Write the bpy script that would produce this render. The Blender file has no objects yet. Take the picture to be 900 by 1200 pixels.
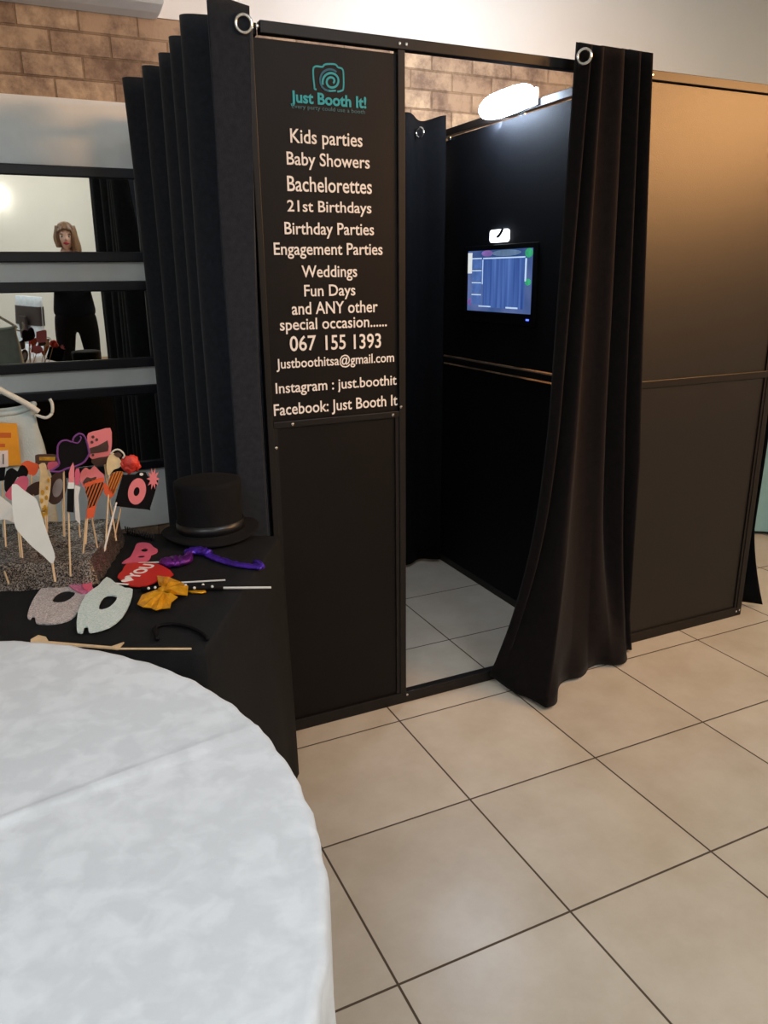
import bpy, bmesh, math, random
from mathutils import Vector, Matrix, noise
random.seed(7)
SC = bpy.context.scene
COL = SC.collection
PI = math.pi

# ------------------------------------------------------------------ camera
F_PX, IW, IH = 906.09, 900.0, 1200.0
CAM = Vector((-0.541762, -2.084833, 1.400840))
CR = Vector((0.90414144, -0.42711239, -0.01016217))
CU = Vector((0.13446485, 0.26190638, 0.95567999))
CF = Vector((0.40552123, 0.86543634, -0.29423202))
cd = bpy.data.cameras.new('camera'); cam = bpy.data.objects.new('camera', cd); COL.objects.link(cam)
cd.sensor_fit = 'VERTICAL'; cd.sensor_height = 24.0; cd.lens = F_PX * 24.0 / IH
cd.clip_start = 0.02; cd.clip_end = 60
cam.matrix_world = Matrix(((CR.x, CU.x, -CF.x, CAM.x), (CR.y, CU.y, -CF.y, CAM.y), (CR.z, CU.z, -CF.z, CAM.z), (0, 0, 0, 1)))
SC.camera = cam

# ------------------------------------------------------------------ world, lights, exposure
SC.view_settings.view_transform = 'Standard'; SC.view_settings.look = 'None'
SC.view_settings.gamma = 1.0; SC.view_settings.use_curve_mapping = False
SC.view_settings.exposure = 0.0
W = bpy.data.worlds.new('world'); SC.world = W; W.use_nodes = True
W.node_tree.nodes['Background'].inputs[0].default_value = (0.85, 0.92, 1.0, 1)
W.node_tree.nodes['Background'].inputs[1].default_value = 0.09


def area(name, loc, target, size, energy, color, size_y=None, spread=PI):
    l = bpy.data.lights.new(name, 'AREA'); l.energy = energy; l.color = color
    l.shape = 'RECTANGLE'; l.size = size; l.size_y = size_y or size; l.spread = spread
    o = bpy.data.objects.new(name, l); COL.objects.link(o); o.location = loc
    o.rotation_euler = (Vector(target) - Vector(loc)).to_track_quat('-Z', 'Y').to_euler()
    return o


COOL = (0.82, 0.92, 1.0); WARM = (1.0, 0.62, 0.30)
area('ceiling_light_cool', (-1.9, -3.0, 2.94), (-1.9, -3.0, 0), 1.4, 46, COOL, 0.6)
area('ceiling_light_cool', (1.2, -2.6, 2.94), (1.2, -2.6, 0), 1.4, 42, COOL, 0.6)
area('ceiling_light_rear', (0.0, -4.9, 2.94), (0.0, -4.9, 0), 1.4, 30, (1.0, 0.95, 0.88), 0.6)
area('ceiling_light_warm', (3.3, -0.9, 2.94), (3.3, -0.9, 0), 0.9, 38, (1.0, 0.70, 0.42), 0.5)
area('warm_sheen_light', (3.35, -1.95, 2.36), (1.75, 0.0, 1.65), 1.5, 22, (1.0, 0.48, 0.17), 0.34, 1.25)  # unseen warm light, added and sized for the orange sheen on the right panels


# ------------------------------------------------------------------ materials
MATS = {}


def s2l(c):
    return tuple((x / 255 / 12.92) if x / 255 <= 0.04045 else ((x / 255 + 0.055) / 1.055) ** 2.4 for x in c)


def mat(name, rgb, rough=0.6, metal=0.0, nz=0.0, nscale=20.0, bump=0.0, bscale=200.0, emit=0.0, sheen=0.0, spec=0.5,
        stretch=None):
    """rgb is an sRGB 0-255 triple; a little procedural noise varies the colour, a finer one bumps it"""
    if name in MATS: return MATS[name]
    m = bpy.data.materials.new(name); m.use_nodes = True; MATS[name] = m
    nt = m.node_tree; b = nt.nodes['Principled BSDF']; c = s2l(rgb) + (1,)
    b.inputs['Base Color'].default_value = c; b.inputs['Roughness'].default_value = rough
    b.inputs['Metallic'].default_value = metal; b.inputs['Specular IOR Level'].default_value = spec
    if sheen:
        b.inputs['Sheen Weight'].default_value = sheen; b.inputs['Sheen Roughness'].default_value = 0.45
    if emit:
        b.inputs['Emission Color'].default_value = c; b.inputs['Emission Strength'].default_value = emit
    tc = nt.nodes.new('ShaderNodeTexCoord'); src = tc.outputs['Object']
    if stretch:
        mp = nt.nodes.new('ShaderNodeMapping'); mp.inputs['Scale'].default_value = stretch
        nt.links.new(src, mp.inputs[0]); src = mp.outputs[0]
    if nz:
        n = nt.nodes.new('ShaderNodeTexNoise'); n.inputs['Scale'].default_value = nscale; n.inputs['Detail'].default_value = 5
        nt.links.new(src, n.inputs[0])
        r = nt.nodes.new('ShaderNodeValToRGB')
        r.color_ramp.elements[0].color = tuple(max(0, x * (1 - nz)) for x in c[:3]) + (1,)
        r.color_ramp.elements[1].color = tuple(min(1, x * (1 + nz)) for x in c[:3]) + (1,)
        r.color_ramp.elements[0].position = 0.3; r.color_ramp.elements[1].position = 0.7
        nt.links.new(n.outputs[0], r.inputs[0]); nt.links.new(r.outputs[0], b.inputs['Base Color'])
        if emit: nt.links.new(r.outputs[0], b.inputs['Emission Color'])
    if bump:
        n = nt.nodes.new('ShaderNodeTexNoise'); n.inputs['Scale'].default_value = bscale; n.inputs['Detail'].default_value = 3
        nt.links.new(src, n.inputs[0])
        bp = nt.nodes.new('ShaderNodeBump'); bp.inputs['Strength'].default_value = bump; bp.inputs['Distance'].default_value = 0.004
        nt.links.new(n.outputs[0], bp.inputs['Height']); nt.links.new(bp.outputs[0], b.inputs['Normal'])
    return m


def tile_material():
    m = bpy.data.materials.new('beige ceramic tiles'); m.use_nodes = True; nt = m.node_tree; b = nt.nodes['Principled BSDF']
    tc = nt.nodes.new('ShaderNodeTexCoord'); mp = nt.nodes.new('ShaderNodeMapping')
    mp.inputs['Location'].default_value = (0.0, 0.09291, 0)
    nt.links.new(tc.outputs['Object'], mp.inputs[0])
    br = nt.nodes.new('ShaderNodeTexBrick'); br.offset = 0; br.squash = 1
    br.inputs['Scale'].default_value = 1; br.inputs['Brick Width'].default_value = 0.44; br.inputs['Row Height'].default_value = 0.44
    br.inputs['Mortar Size'].default_value = 0.0032; br.inputs['Mortar Smooth'].default_value = 0.3; br.inputs['Bias'].default_value = 0
    br.inputs['Color1'].default_value = s2l((206, 194, 177)) + (1,); br.inputs['Color2'].default_value = s2l((198, 186, 169)) + (1,)
    br.inputs['Mortar'].default_value = s2l((84, 70, 56)) + (1,)
    nt.links.new(mp.outputs[0], br.inputs[0])
    n = nt.nodes.new('ShaderNodeTexNoise'); n.inputs['Scale'].default_value = 5; n.inputs['Detail'].default_value = 8; n.inputs['Roughness'].default_value = 0.65
    nt.links.new(tc.outputs['Object'], n.inputs[0])
    r = nt.nodes.new('ShaderNodeValToRGB'); r.color_ramp.elements[0].color = (0.86, 0.83, 0.79, 1); r.color_ramp.elements[1].color = (1, 1, 1, 1)
    r.color_ramp.elements[0].position = 0.35; r.color_ramp.elements[1].position = 0.65
    nt.links.new(n.outputs[0], r.inputs[0])
    mx = nt.nodes.new('ShaderNodeMixRGB'); mx.blend_type = 'MULTIPLY'; mx.inputs[0].default_value = 1
    nt.links.new(br.outputs[0], mx.inputs[1]); nt.links.new(r.outputs[0], mx.inputs[2]); nt.links.new(mx.outputs[0], b.inputs['Base Color'])
    mr = nt.nodes.new('ShaderNodeMapRange'); mr.inputs['To Min'].default_value = 0.30; mr.inputs['To Max'].default_value = 0.85
    nt.links.new(br.outputs['Fac'], mr.inputs[0]); nt.links.new(mr.outputs[0], b.inputs['Roughness'])
    iv = nt.nodes.new('ShaderNodeMath'); iv.operation = 'SUBTRACT'; iv.inputs[0].default_value = 1; nt.links.new(br.outputs['Fac'], iv.inputs[1])
    bp = nt.nodes.new('ShaderNodeBump'); bp.inputs['Distance'].default_value = 0.002; bp.inputs['Strength'].default_value = 0.6
    nt.links.new(iv.outputs[0], bp.inputs['Height'])
    n2 = nt.nodes.new('ShaderNodeTexNoise'); n2.inputs['Scale'].default_value = 9; nt.links.new(tc.outputs['Object'], n2.inputs[0])
    b2 = nt.nodes.new('ShaderNodeBump'); b2.inputs['Distance'].default_value = 0.002; b2.inputs['Strength'].default_value = 0.25
    nt.links.new(n2.outputs[0], b2.inputs['Height']); nt.links.new(bp.outputs[0], b2.inputs['Normal']); nt.links.new(b2.outputs[0], b.inputs['Normal'])
    return m


def brick_material():
    m = bpy.data.materials.new('brown face brick'); m.use_nodes = True; nt = m.node_tree; b = nt.nodes['Principled BSDF']
    tc = nt.nodes.new('ShaderNodeTexCoord'); sp = nt.nodes.new('ShaderNodeSeparateXYZ'); cb = nt.nodes.new('ShaderNodeCombineXYZ')
    nt.links.new(tc.outputs['Object'], sp.inputs[0]); nt.links.new(sp.outputs[0], cb.inputs[0]); nt.links.new(sp.outputs[2], cb.inputs[1])
    mp = nt.nodes.new('ShaderNodeMapping'); mp.inputs['Location'].default_value = (0.145 + 2.22, -2.143 + 25 * 0.083, 0)
    nt.links.new(cb.outputs[0], mp.inputs[0])
    br = nt.nodes.new('ShaderNodeTexBrick'); br.offset = 0.5; br.squash = 1
    br.inputs['Scale'].default_value = 1; br.inputs['Brick Width'].default_value = 0.222; br.inputs['Row Height'].default_value = 0.083
    br.inputs['Mortar Size'].default_value = 0.005; br.inputs['Mortar Smooth'].default_value = 0.4
    br.inputs['Color1'].default_value = s2l((190, 168, 142)) + (1,); br.inputs['Color2'].default_value = s2l((154, 131, 110)) + (1,)
    br.inputs['Mortar'].default_value = s2l((146, 124, 100)) + (1,)
    nt.links.new(mp.outputs[0], br.inputs[0])
    n = nt.nodes.new('ShaderNodeTexNoise'); n.inputs['Scale'].default_value = 9; n.inputs['Detail'].default_value = 9; n.inputs['Roughness'].default_value = 0.7
    nt.links.new(tc.outputs['Object'], n.inputs[0])
    r = nt.nodes.new('ShaderNodeValToRGB'); r.color_ramp.elements[0].color = (0.50, 0.45, 0.45, 1); r.color_ramp.elements[1].color = (1.12, 1.08, 1.02, 1)
    r.color_ramp.elements[0].position = 0.36; r.color_ramp.elements[1].position = 0.57
    nt.links.new(n.outputs[0], r.inputs[0])
    mx = nt.nodes.new('ShaderNodeMixRGB'); mx.blend_type = 'MULTIPLY'; mx.inputs[0].default_value = 1
    nt.links.new(br.outputs[0], mx.inputs[1]); nt.links.new(r.outputs[0], mx.inputs[2]); nt.links.new(mx.outputs[0], b.inputs['Base Color'])
    b.inputs['Roughness'].default_value = 0.9
    iv = nt.nodes.new('ShaderNodeMath'); iv.operation = 'SUBTRACT'; iv.inputs[0].default_value = 1; nt.links.new(br.outputs['Fac'], iv.inputs[1])
    bp = nt.nodes.new('ShaderNodeBump'); bp.inputs['Distance'].default_value = 0.006; bp.inputs['Strength'].default_value = 0.9
    nt.links.new(iv.outputs[0], bp.inputs['Height'])
    n2 = nt.nodes.new('ShaderNodeTexNoise'); n2.inputs['Scale'].default_value = 60; nt.links.new(tc.outputs['Object'], n2.inputs[0])
    b2 = nt.nodes.new('ShaderNodeBump'); b2.inputs['Distance'].default_value = 0.004; b2.inputs['Strength'].default_value = 0.5
    nt.links.new(n2.outputs[0], b2.inputs['Height']); nt.links.new(bp.outputs[0], b2.inputs['Normal']); nt.links.new(b2.outputs[0], b.inputs['Normal'])
    return m


def glitter(name, c1, c2, scale=260, rough=0.28, metal=0.8, lo=0.0):
    """sequins / glitter: voronoi cells with their own colour and their own tilt"""
    if name in MATS: return MATS[name]
    m = bpy.data.materials.new(name); m.use_nodes = True; MATS[name] = m; nt = m.node_tree; b = nt.nodes['Principled BSDF']
    tc = nt.nodes.new('ShaderNodeTexCoord'); v = nt.nodes.new('ShaderNodeTexVoronoi'); v.inputs['Scale'].default_value = scale
    nt.links.new(tc.outputs['Object'], v.inputs[0])
    sp = nt.nodes.new('ShaderNodeSeparateColor'); nt.links.new(v.outputs['Color'], sp.inputs[0])
    r = nt.nodes.new('ShaderNodeValToRGB'); r.color_ramp.elements[0].color = s2l(c1) + (1,); r.color_ramp.elements[1].color = s2l(c2) + (1,)
    r.color_ramp.elements[0].position = lo; nt.links.new(sp.outputs[0], r.inputs[0]); nt.links.new(r.outputs[0], b.inputs['Base Color'])
    b.inputs['Metallic'].default_value = metal; b.inputs['Roughness'].default_value = rough
    bp = nt.nodes.new('ShaderNodeBump'); bp.inputs['Strength'].default_value = 0.9; bp.inputs['Distance'].default_value = 0.002
    nt.links.new(sp.outputs[1], bp.inputs['Height']); nt.links.new(bp.outputs[0], b.inputs['Normal'])
    return m


def stripes(name, c1, c2, freq, direction=(1, 0, 0.6), rough=0.3, metal=0.6):
    if name in MATS: return MATS[name]
    m = bpy.data.materials.new(name); m.use_nodes = True; MATS[name] = m; nt = m.node_tree; b = nt.nodes['Principled BSDF']
    tc = nt.nodes.new('ShaderNodeTexCoord')
    dp = nt.nodes.new('ShaderNodeVectorMath'); dp.operation = 'DOT_PRODUCT'; dp.inputs[1].default_value = direction
    nt.links.new(tc.outputs['Object'], dp.inputs[0])
    mu = nt.nodes.new('ShaderNodeMath'); mu.operation = 'MULTIPLY'; mu.inputs[1].default_value = freq; nt.links.new(dp.outputs['Value'], mu.inputs[0])
    fr = nt.nodes.new('ShaderNodeMath'); fr.operation = 'FRACT'; nt.links.new(mu.outputs[0], fr.inputs[0])
    gt = nt.nodes.new('ShaderNodeMath'); gt.operation = 'GREATER_THAN'; gt.inputs[1].default_value = 0.5; nt.links.new(fr.outputs[0], gt.inputs[0])
    mx = nt.nodes.new('ShaderNodeMixRGB'); mx.inputs[1].default_value = s2l(c1) + (1,); mx.inputs[2].default_value = s2l(c2) + (1,)
    nt.links.new(gt.outputs[0], mx.inputs[0]); nt.links.new(mx.outputs[0], b.inputs['Base Color'])
    b.inputs['Roughness'].default_value = rough; b.inputs['Metallic'].default_value = metal
    return m


def cloth_white():
    m = bpy.data.materials.new('white damask cloth'); m.use_nodes = True; MATS['damask'] = m; nt = m.node_tree; b = nt.nodes['Principled BSDF']
    tc = nt.nodes.new('ShaderNodeTexCoord')
    n = nt.nodes.new('ShaderNodeTexNoise'); n.inputs['Scale'].default_value = 26; n.inputs['Detail'].default_value = 8; n.inputs['Distortion'].default_value = 0.4
    nt.links.new(tc.outputs['Object'], n.inputs[0])
    r = nt.nodes.new('ShaderNodeValToRGB'); r.color_ramp.elements[0].color = s2l((218, 221, 225)) + (1,); r.color_ramp.elements[1].color = s2l((230, 233, 237)) + (1,)
    r.color_ramp.elements[0].position = 0.42; r.color_ramp.elements[1].position = 0.62
    nt.links.new(n.outputs[0], r.inputs[0]); nt.links.new(r.outputs[0], b.inputs['Base Color'])
    b.inputs['Roughness'].default_value = 0.75
    n2 = nt.nodes.new('ShaderNodeTexNoise'); n2.inputs['Scale'].default_value = 45; n2.inputs['Detail'].default_value = 6
    nt.links.new(tc.outputs['Object'], n2.inputs[0])
    bp = nt.nodes.new('ShaderNodeBump'); bp.inputs['Strength'].default_value = 0.35; bp.inputs['Distance'].default_value = 0.004
    nt.links.new(n2.outputs[0], bp.inputs['Height']); nt.links.new(bp.outputs[0], b.inputs['Normal'])
    return m


M_TILE = tile_material(); M_BRICK = brick_material(); M_CLOTH = cloth_white()
M_PLASTER = mat('white wall plaster', (228, 226, 220), 0.85, nz=0.02, nscale=3, bump=0.15, bscale=60)
M_CEIL = mat('white ceiling paint', (232, 231, 226), 0.9, nz=0.02, nscale=4)
M_STEEL = mat('black painted steel', (20, 16, 15), 0.42, nz=0.2, nscale=30, spec=0.3)
M_PANEL = mat('black hardboard panel', (18, 13, 11), 0.39, nz=0.18, nscale=9, bump=0.16, bscale=420, spec=0.45)
M_SIGN = mat('black sign board', (15, 11, 10), 0.45, nz=0.18, nscale=9, bump=0.10, bscale=420, spec=0.2)
M_PARTITION = mat('matt black partition board', (9, 10, 14), 0.7, nz=0.15, nscale=9, bump=0.2, bscale=400, spec=0.15)
M_CURTAIN = mat('black curtain cloth', (38, 41, 48), 0.92, nz=0.2, nscale=60, bump=0.3, bscale=500, sheen=0.12, spec=0.15)
M_BACKCLOTH = mat('darker black curtain cloth', (15, 15, 17), 0.95, nz=0.2, nscale=60, bump=0.3, bscale=500, spec=0.1)  # curtain cloth in a darker base colour, without sheen
M_VELVET = mat('black velvet curtain', (24, 19, 19), 0.9, nz=0.2, nscale=50, bump=0.3, bscale=500, sheen=0.06, spec=0.1)
M_CHROME = mat('bright nickel', (215, 213, 208), 0.2, 1.0, nz=0.03)
M_WHITE_LETTER = mat('white vinyl lettering', (240, 232, 226), 0.6, nz=0.02)
M_TEAL = mat('teal vinyl', (38, 158, 172), 0.6, nz=0.04)
M_TEAL_DARK = mat('dark teal vinyl', (18, 92, 118), 0.6, nz=0.04)
M_TAGLINE = mat('grey teal vinyl', (70, 110, 118), 0.6, nz=0.04)
M_BOARD = mat('pale grey plastered board', (234, 240, 241), 0.75, nz=0.03, nscale=12, bump=0.1, bscale=90)
M_FRAME_DARK = mat('dark blue black frame', (17, 20, 31), 0.4, nz=0.2, nscale=25)
M_MIRROR = mat('silvered mirror', (226, 230, 226), 0.01, 1.0)
M_BLACKCLOTH = mat('black table cloth', (22, 22, 23), 0.8, nz=0.2, nscale=40, bump=0.3, bscale=500, spec=0.2)
M_FELT = mat('black felt', (17, 16, 17), 0.85, nz=0.2, nscale=40, bump=0.2, spec=0.2)
M_STICK = mat('pale wooden stick', (222, 190, 148), 0.7, nz=0.1, nscale=60)
M_STICK_W = mat('white paper stick', (226, 222, 214), 0.7, nz=0.03)
M_CARD_W = mat('white card', (224, 223, 216), 0.7, nz=0.03)
M_CARD_K = mat('black card', (14, 11, 13), 0.7, nz=0.15, spec=0.15)
M_CARD_BROWN = mat('dark brown card', (78, 52, 42), 0.6, nz=0.2, nscale=40)
M_PINK = mat('coral pink card', (232, 128, 132), 0.6, nz=0.05)
M_HOT = mat('rose pink card', (214, 92, 118), 0.6, nz=0.1)
M_PURPLE = mat('purple card edge', (118, 58, 128), 0.55, nz=0.1)
M_RED = mat('red card', (196, 34, 26), 0.5, nz=0.1)
M_ROSE = mat('red crumpled paper', (216, 62, 50), 0.5, nz=0.35, nscale=60, bump=0.6, bscale=120)
M_ORANGE = mat('orange card', (226, 92, 48), 0.55, nz=0.15)
M_CREAM = mat('cream card', (232, 206, 156), 0.6, nz=0.12, nscale=60)
M_GOLDCARD = mat('gold foil', (226, 170, 60), 0.32, 0.5, nz=0.25, nscale=70)
M_GOLDBOW = mat('gold lame fabric', (238, 164, 28), 0.35, 0.35, nz=0.25, nscale=60, bump=0.4, bscale=160)
M_PURPLEFOIL = mat('purple metallic fabric', (82, 44, 176), 0.3, 0.55, nz=0.4, nscale=50, bump=0.6, bscale=120)
M_VIOLETFOIL = mat('violet metallic fabric', (104, 34, 130), 0.3, 0.55, nz=0.4, nscale=50, bump=0.6, bscale=120)
M_BAG = mat('grey white canvas', (182, 194, 192), 0.8, nz=0.08, nscale=20, bump=0.4, bscale=200)
M_CORD = mat('white rope', (214, 212, 200), 0.8, nz=0.08, nscale=80, bump=0.5, bscale=260)
M_LABEL = mat('orange label', (226, 150, 26), 0.6, nz=0.1)
M_LABELMARK = mat('rust print', (196, 92, 24), 0.6)
G_SEQUIN = glitter('silver sequins', (30, 30, 34), (210, 206, 204), 420, 0.4, 0.8, 0.5)
G_SEQUIN2 = glitter('warm lit sequins', (54, 50, 50), (196, 182, 170), 520, 0.36, 0.8, 0.25)  # same silver sequin cloth; warm light on its sides is put into the colour
G_SILVER = glitter('silver glitter card', (164, 152, 152), (240, 232, 230), 500, 0.4, 0.25)
G_WHITE = glitter('iridescent white glitter', (196, 226, 218), (248, 252, 250), 500, 0.35, 0.08)
G_PINK = glitter('pink glitter card', (198, 88, 132), (240, 150, 186), 500, 0.4, 0.3)
S_CONE = stripes('black and copper stripes', (214, 112, 60), (44, 22, 18), 160, (0.9, 0, -0.45))
S_CONE2 = stripes('gold and orange stripes', (232, 150, 70), (150, 58, 26), 170, (0.9, 0, -0.45))
M_AC = mat('white air conditioner plastic', (226, 230, 228), 0.4, nz=0.02)
M_AC_GAP = mat('grey shadow gap', (70, 72, 74), 0.6)


# ------------------------------------------------------------------ helpers
def link(name, me, m, parent=None):
    o = bpy.data.objects.new(name, me); COL.objects.link(o)
    if m:
        if isinstance(m, (list, tuple)):
            for k in m: o.data.materials.append(k)
        else:
            o.data.materials.append(m)
    if parent is not None: o.parent = parent
    return o


def obj(name, bm, m, parent=None, smooth=False, bevel=0.0, solid=0.0, sub=0):
    """bm is in WORLD coordinates for top-level objects, in the parent's frame for parts"""
    bmesh.ops.recalc_face_normals(bm, faces=bm.faces[:])
    me = bpy.data.meshes.new(name); bm.to_mesh(me); bm.free()
    if smooth:
        for p in me.polygons: p.use_smooth = True
    o = link(name, me, m, parent)
    if solid:
        s = o.modifiers.new('solid', 'SOLIDIFY'); s.thickness = solid; s.offset = 0
    if bevel:
        b = o.modifiers.new('bevel', 'BEVEL'); b.width = bevel; b.segments = 2; b.limit_method = 'ANGLE'
    if sub:
        b = o.modifiers.new('sub', 'SUBSURF'); b.levels = sub; b.render_levels = sub
    return o


def thing(name, label, cat, loc=(0, 0, 0), group=None):
    o = bpy.data.objects.new(name, None); COL.objects.link(o); o.location = loc; o.empty_display_size = 0.05
    return tag(o, label, cat, group)


def tag(o, label, cat, group=None):
    o['label'] = label; o['category'] = cat
    if group: o['group'] = group
    return o


def struct(o):
    o['kind'] = 'structure'; return o


def settle(o):
    """move a single-mesh thing's origin to the middle of its base"""
    me = o.data
    xs = [v.co for v in me.vertices]
    c = Vector(((min(v.x for v in xs) + max(v.x for v in xs)) / 2, (min(v.y for v in xs) + max(v.y for v in xs)) / 2, min(v.z for v in xs)))
    me.transform(Matrix.Translation(-c)); o.location = o.location + c
    return o


def box(bm, x0, x1, y0, y1, z0, z1, rot=None, piv=(0, 0, 0)):
    vs = [Vector((x, y, z)) for x in (x0, x1) for y in (y0, y1) for z in (z0, z1)]
    if rot is not None: vs = [rot @ (v - Vector(piv)) + Vector(piv) for v in vs]
    v = [bm.verts.new(c) for c in vs]
    for f in ((0, 1, 3, 2), (4, 6, 7, 5), (0, 4, 5, 1), (2, 3, 7, 6), (0, 2, 6, 4), (1, 5, 7, 3)):
        bm.faces.new([v[i] for i in f])
    return bm


def B(): return bmesh.new()


def tube(bm, pts, r, seg=8, r2=None, closed=False, caps=True):
    pts = [Vector(p) for p in pts]; n = len(pts); rings = []
    for i, p in enumerate(pts):
        a = pts[(i - 1) % n] if (closed or i > 0) else pts[0]
        c = pts[(i + 1) % n] if (closed or i < n - 1) else pts[-1]
        t = (c - a).normalized()
        ref = Vector((0, 0, 1)) if abs(t.z) < 0.9 else Vector((0, 1, 0))
        u = t.cross(ref).normalized(); w = t.cross(u)
        rr = r[i] if isinstance(r, (list, tuple)) else (r if r2 is None else r + (r2 - r) * i / max(1, n - 1))
        rings.append([bm.verts.new(p + (u * math.cos(2 * PI * k / seg) + w * math.sin(2 * PI * k / seg)) * rr) for k in range(seg)])
    m = n if closed else n - 1
    for i in range(m):
        a, b = rings[i], rings[(i + 1) % n]
        for k in range(seg): bm.faces.new((a[k], a[(k + 1) % seg], b[(k + 1) % seg], b[k]))
    if caps and not closed:
        bm.faces.new(rings[0][::-1]); bm.faces.new(rings[-1])
    return bm


def lathe(bm, prof, seg=32, c=(0, 0, 0), tilt=None, cap_top=True, cap_bot=True):
    rings = []
    for r, z in prof:
        ring = []
        for k in range(seg):
            v = Vector((r * math.cos(2 * PI * k / seg), r * math.sin(2 * PI * k / seg), z))
            if tilt is not None: v = tilt @ v
            ring.append(bm.verts.new(v + Vector(c)))
        rings.append(ring)
    for a, b in zip(rings, rings[1:]):
        for k in range(seg): bm.faces.new((a[k], a[(k + 1) % seg], b[(k + 1) % seg], b[k]))
    if cap_bot: bm.faces.new(rings[0][::-1])
    if cap_top: bm.faces.new(rings[-1])
    return bm


def plate(loops, thick):
    """closed 3-D loops (first outer, others holes) filled and extruded by the vector thick"""
    bm = B(); edges = []
    for lp in loops:
        vs = [bm.verts.new(p) for p in lp]
        for i in range(len(vs)): edges.append(bm.edges.new((vs[i], vs[(i + 1) % len(vs)])))
    bmesh.ops.triangle_fill(bm, edges=edges, use_beauty=True)
    r = bmesh.ops.extrude_face_region(bm, geom=bm.faces[:])
    bmesh.ops.translate(bm, vec=thick, verts=[g for g in r['geom'] if isinstance(g, bmesh.types.BMVert)])
    return bm


def smooth_loop(pts, n=4):
    """Catmull-Rom through closed 2-D points"""
    out = []; L = len(pts)
    for i in range(L):
        p0, p1, p2, p3 = (pts[(i + k - 1) % L] for k in range(4))
        for s in range(n):
            t = s / n
            out.append(tuple(0.5 * (2 * p1[j] + (p2[j] - p0[j]) * t + (2 * p0[j] - 5 * p1[j] + 4 * p2[j] - p3[j]) * t * t + (-p0[j] + 3 * p1[j] - 3 * p2[j] + p3[j]) * t ** 3) for j in range(len(p1))))
    return out


def smooth_line(pts, n=6):
    out = []; L = len(pts)
    for i in range(L - 1):
        p0 = pts[max(0, i - 1)]; p1 = pts[i]; p2 = pts[i + 1]; p3 = pts[min(L - 1, i + 2)]
        for s in range(n):
            t = s / n
            out.append(tuple(0.5 * (2 * p1[j] + (p2[j] - p0[j]) * t + (2 * p0[j] - 5 * p1[j] + 4 * p2[j] - p3[j]) * t * t + (-p0[j] + 3 * p1[j] - 3 * p2[j] + p3[j]) * t ** 3) for j in range(len(p1))))
    out.append(tuple(pts[-1])); return out


def ellipse(cx, cy, rx, ry, n=24, rot=0.0):
    return [(cx + rx * math.cos(a) * math.cos(rot) - ry * math.sin(a) * math.sin(rot), cy + rx * math.cos(a) * math.sin(rot) + ry * math.sin(a) * math.cos(rot)) for a in [2 * PI * k / n for k in range(n)]]


# survey of the photograph: where a line of sight through (u, v) meets a known real plane
def ray(u, v): return CF + CR * ((u - 450) / F_PX) + CU * ((600 - v) / F_PX)


def onY(u, v, y):
    d = ray(u, v); return CAM + d * ((y - CAM.y) / d.y)


def onX(u, v, x):
    d = ray(u, v); return CAM + d * ((x - CAM.x) / d.x)


def onZ(u, v, z):
    d = ray(u, v); return CAM + d * ((z - CAM.z) / d.z)


def text_mesh(s, bold=0.0, extrude=0.001, shear=0.0):
    c = bpy.data.curves.new('t', 'FONT'); c.body = s; c.size = 1; c.offset = bold; c.extrude = extrude; c.resolution_u = 3
    o = bpy.data.objects.new('t', c); COL.objects.link(o)
    bpy.context.view_layer.update()
    me = bpy.data.meshes.new_from_object(o.evaluated_get(bpy.context.evaluated_depsgraph_get()))
    bpy.data.objects.remove(o); bpy.data.curves.remove(c)
    return me


# ================================================================== THE ROOM
YW = 1.5            # back wall
X0, X1, Y0, ZC = -4.2, 5.2, -6.0, 3.0
bm = B(); box(bm, X0, X1, Y0, YW + 0.1, -0.05, 0.0); struct(obj('floor', bm, M_TILE))
bm = B(); box(bm, X0, X1, Y0, YW + 0.1, ZC, ZC + 0.05); struct(obj('ceiling', bm, M_CEIL))
BR_TOP = 2.39
bm = B(); box(bm, X0, X1, YW, YW + 0.1, 0.0, BR_TOP); struct(obj('wall_back', bm, M_BRICK))
bm = B(); box(bm, X0, X1, YW - 0.004, YW + 0.1, BR_TOP, ZC); struct(obj('trim_1', bm, M_PLASTER))['label'] = 'white plastered band of wall above the face brick'
bm = B(); box(bm, X0 - 0.1, X0, Y0, YW + 0.1, 0, ZC); struct(obj('wall_left', bm, M_PLASTER))
bm = B(); box(bm, X1, X1 + 0.1, Y0, YW + 0.1, 0, ZC); struct(obj('wall_right', bm, M_PLASTER))
bm = B(); box(bm, X0, X1, Y0 - 0.1, Y0, 0, ZC); struct(obj('wall_front', bm, M_PLASTER))
bm = B(); box(bm, X0, X1, Y0, Y0 + 0.015, 0, 0.09); struct(obj('baseboard_front', bm, mat('tan skirting', (176, 150, 120), 0.6, nz=0.05)))

# ================================================================== THE PHOTO BOOTH
FX0, FX1, BH, BD = 0.085, 2.105, 2.0, 1.215     # front face X range, height, depth
PX = 1.29                                      # face of the inner partition
MID0, MID1 = 1.000, 1.026
booth = thing('photo_booth', 'tall black framed photo booth with white party lettering on its narrow front panel', 'photo booth', (FX0, 0, 0))
OFF = Vector((-FX0, 0, 0))


def part(name, bm, m, parent, **kw):
    """bm given in world coordinates; every ancestor sits unrotated at an offset"""
    p = Vector((0, 0, 0)); q = parent
    while q is not None:
        p = p + Vector(q.location); q = q.parent
    bmesh.ops.translate(bm, vec=-p, verts=bm.verts[:])
    return obj(name, bm, m, parent, **kw)


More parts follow.
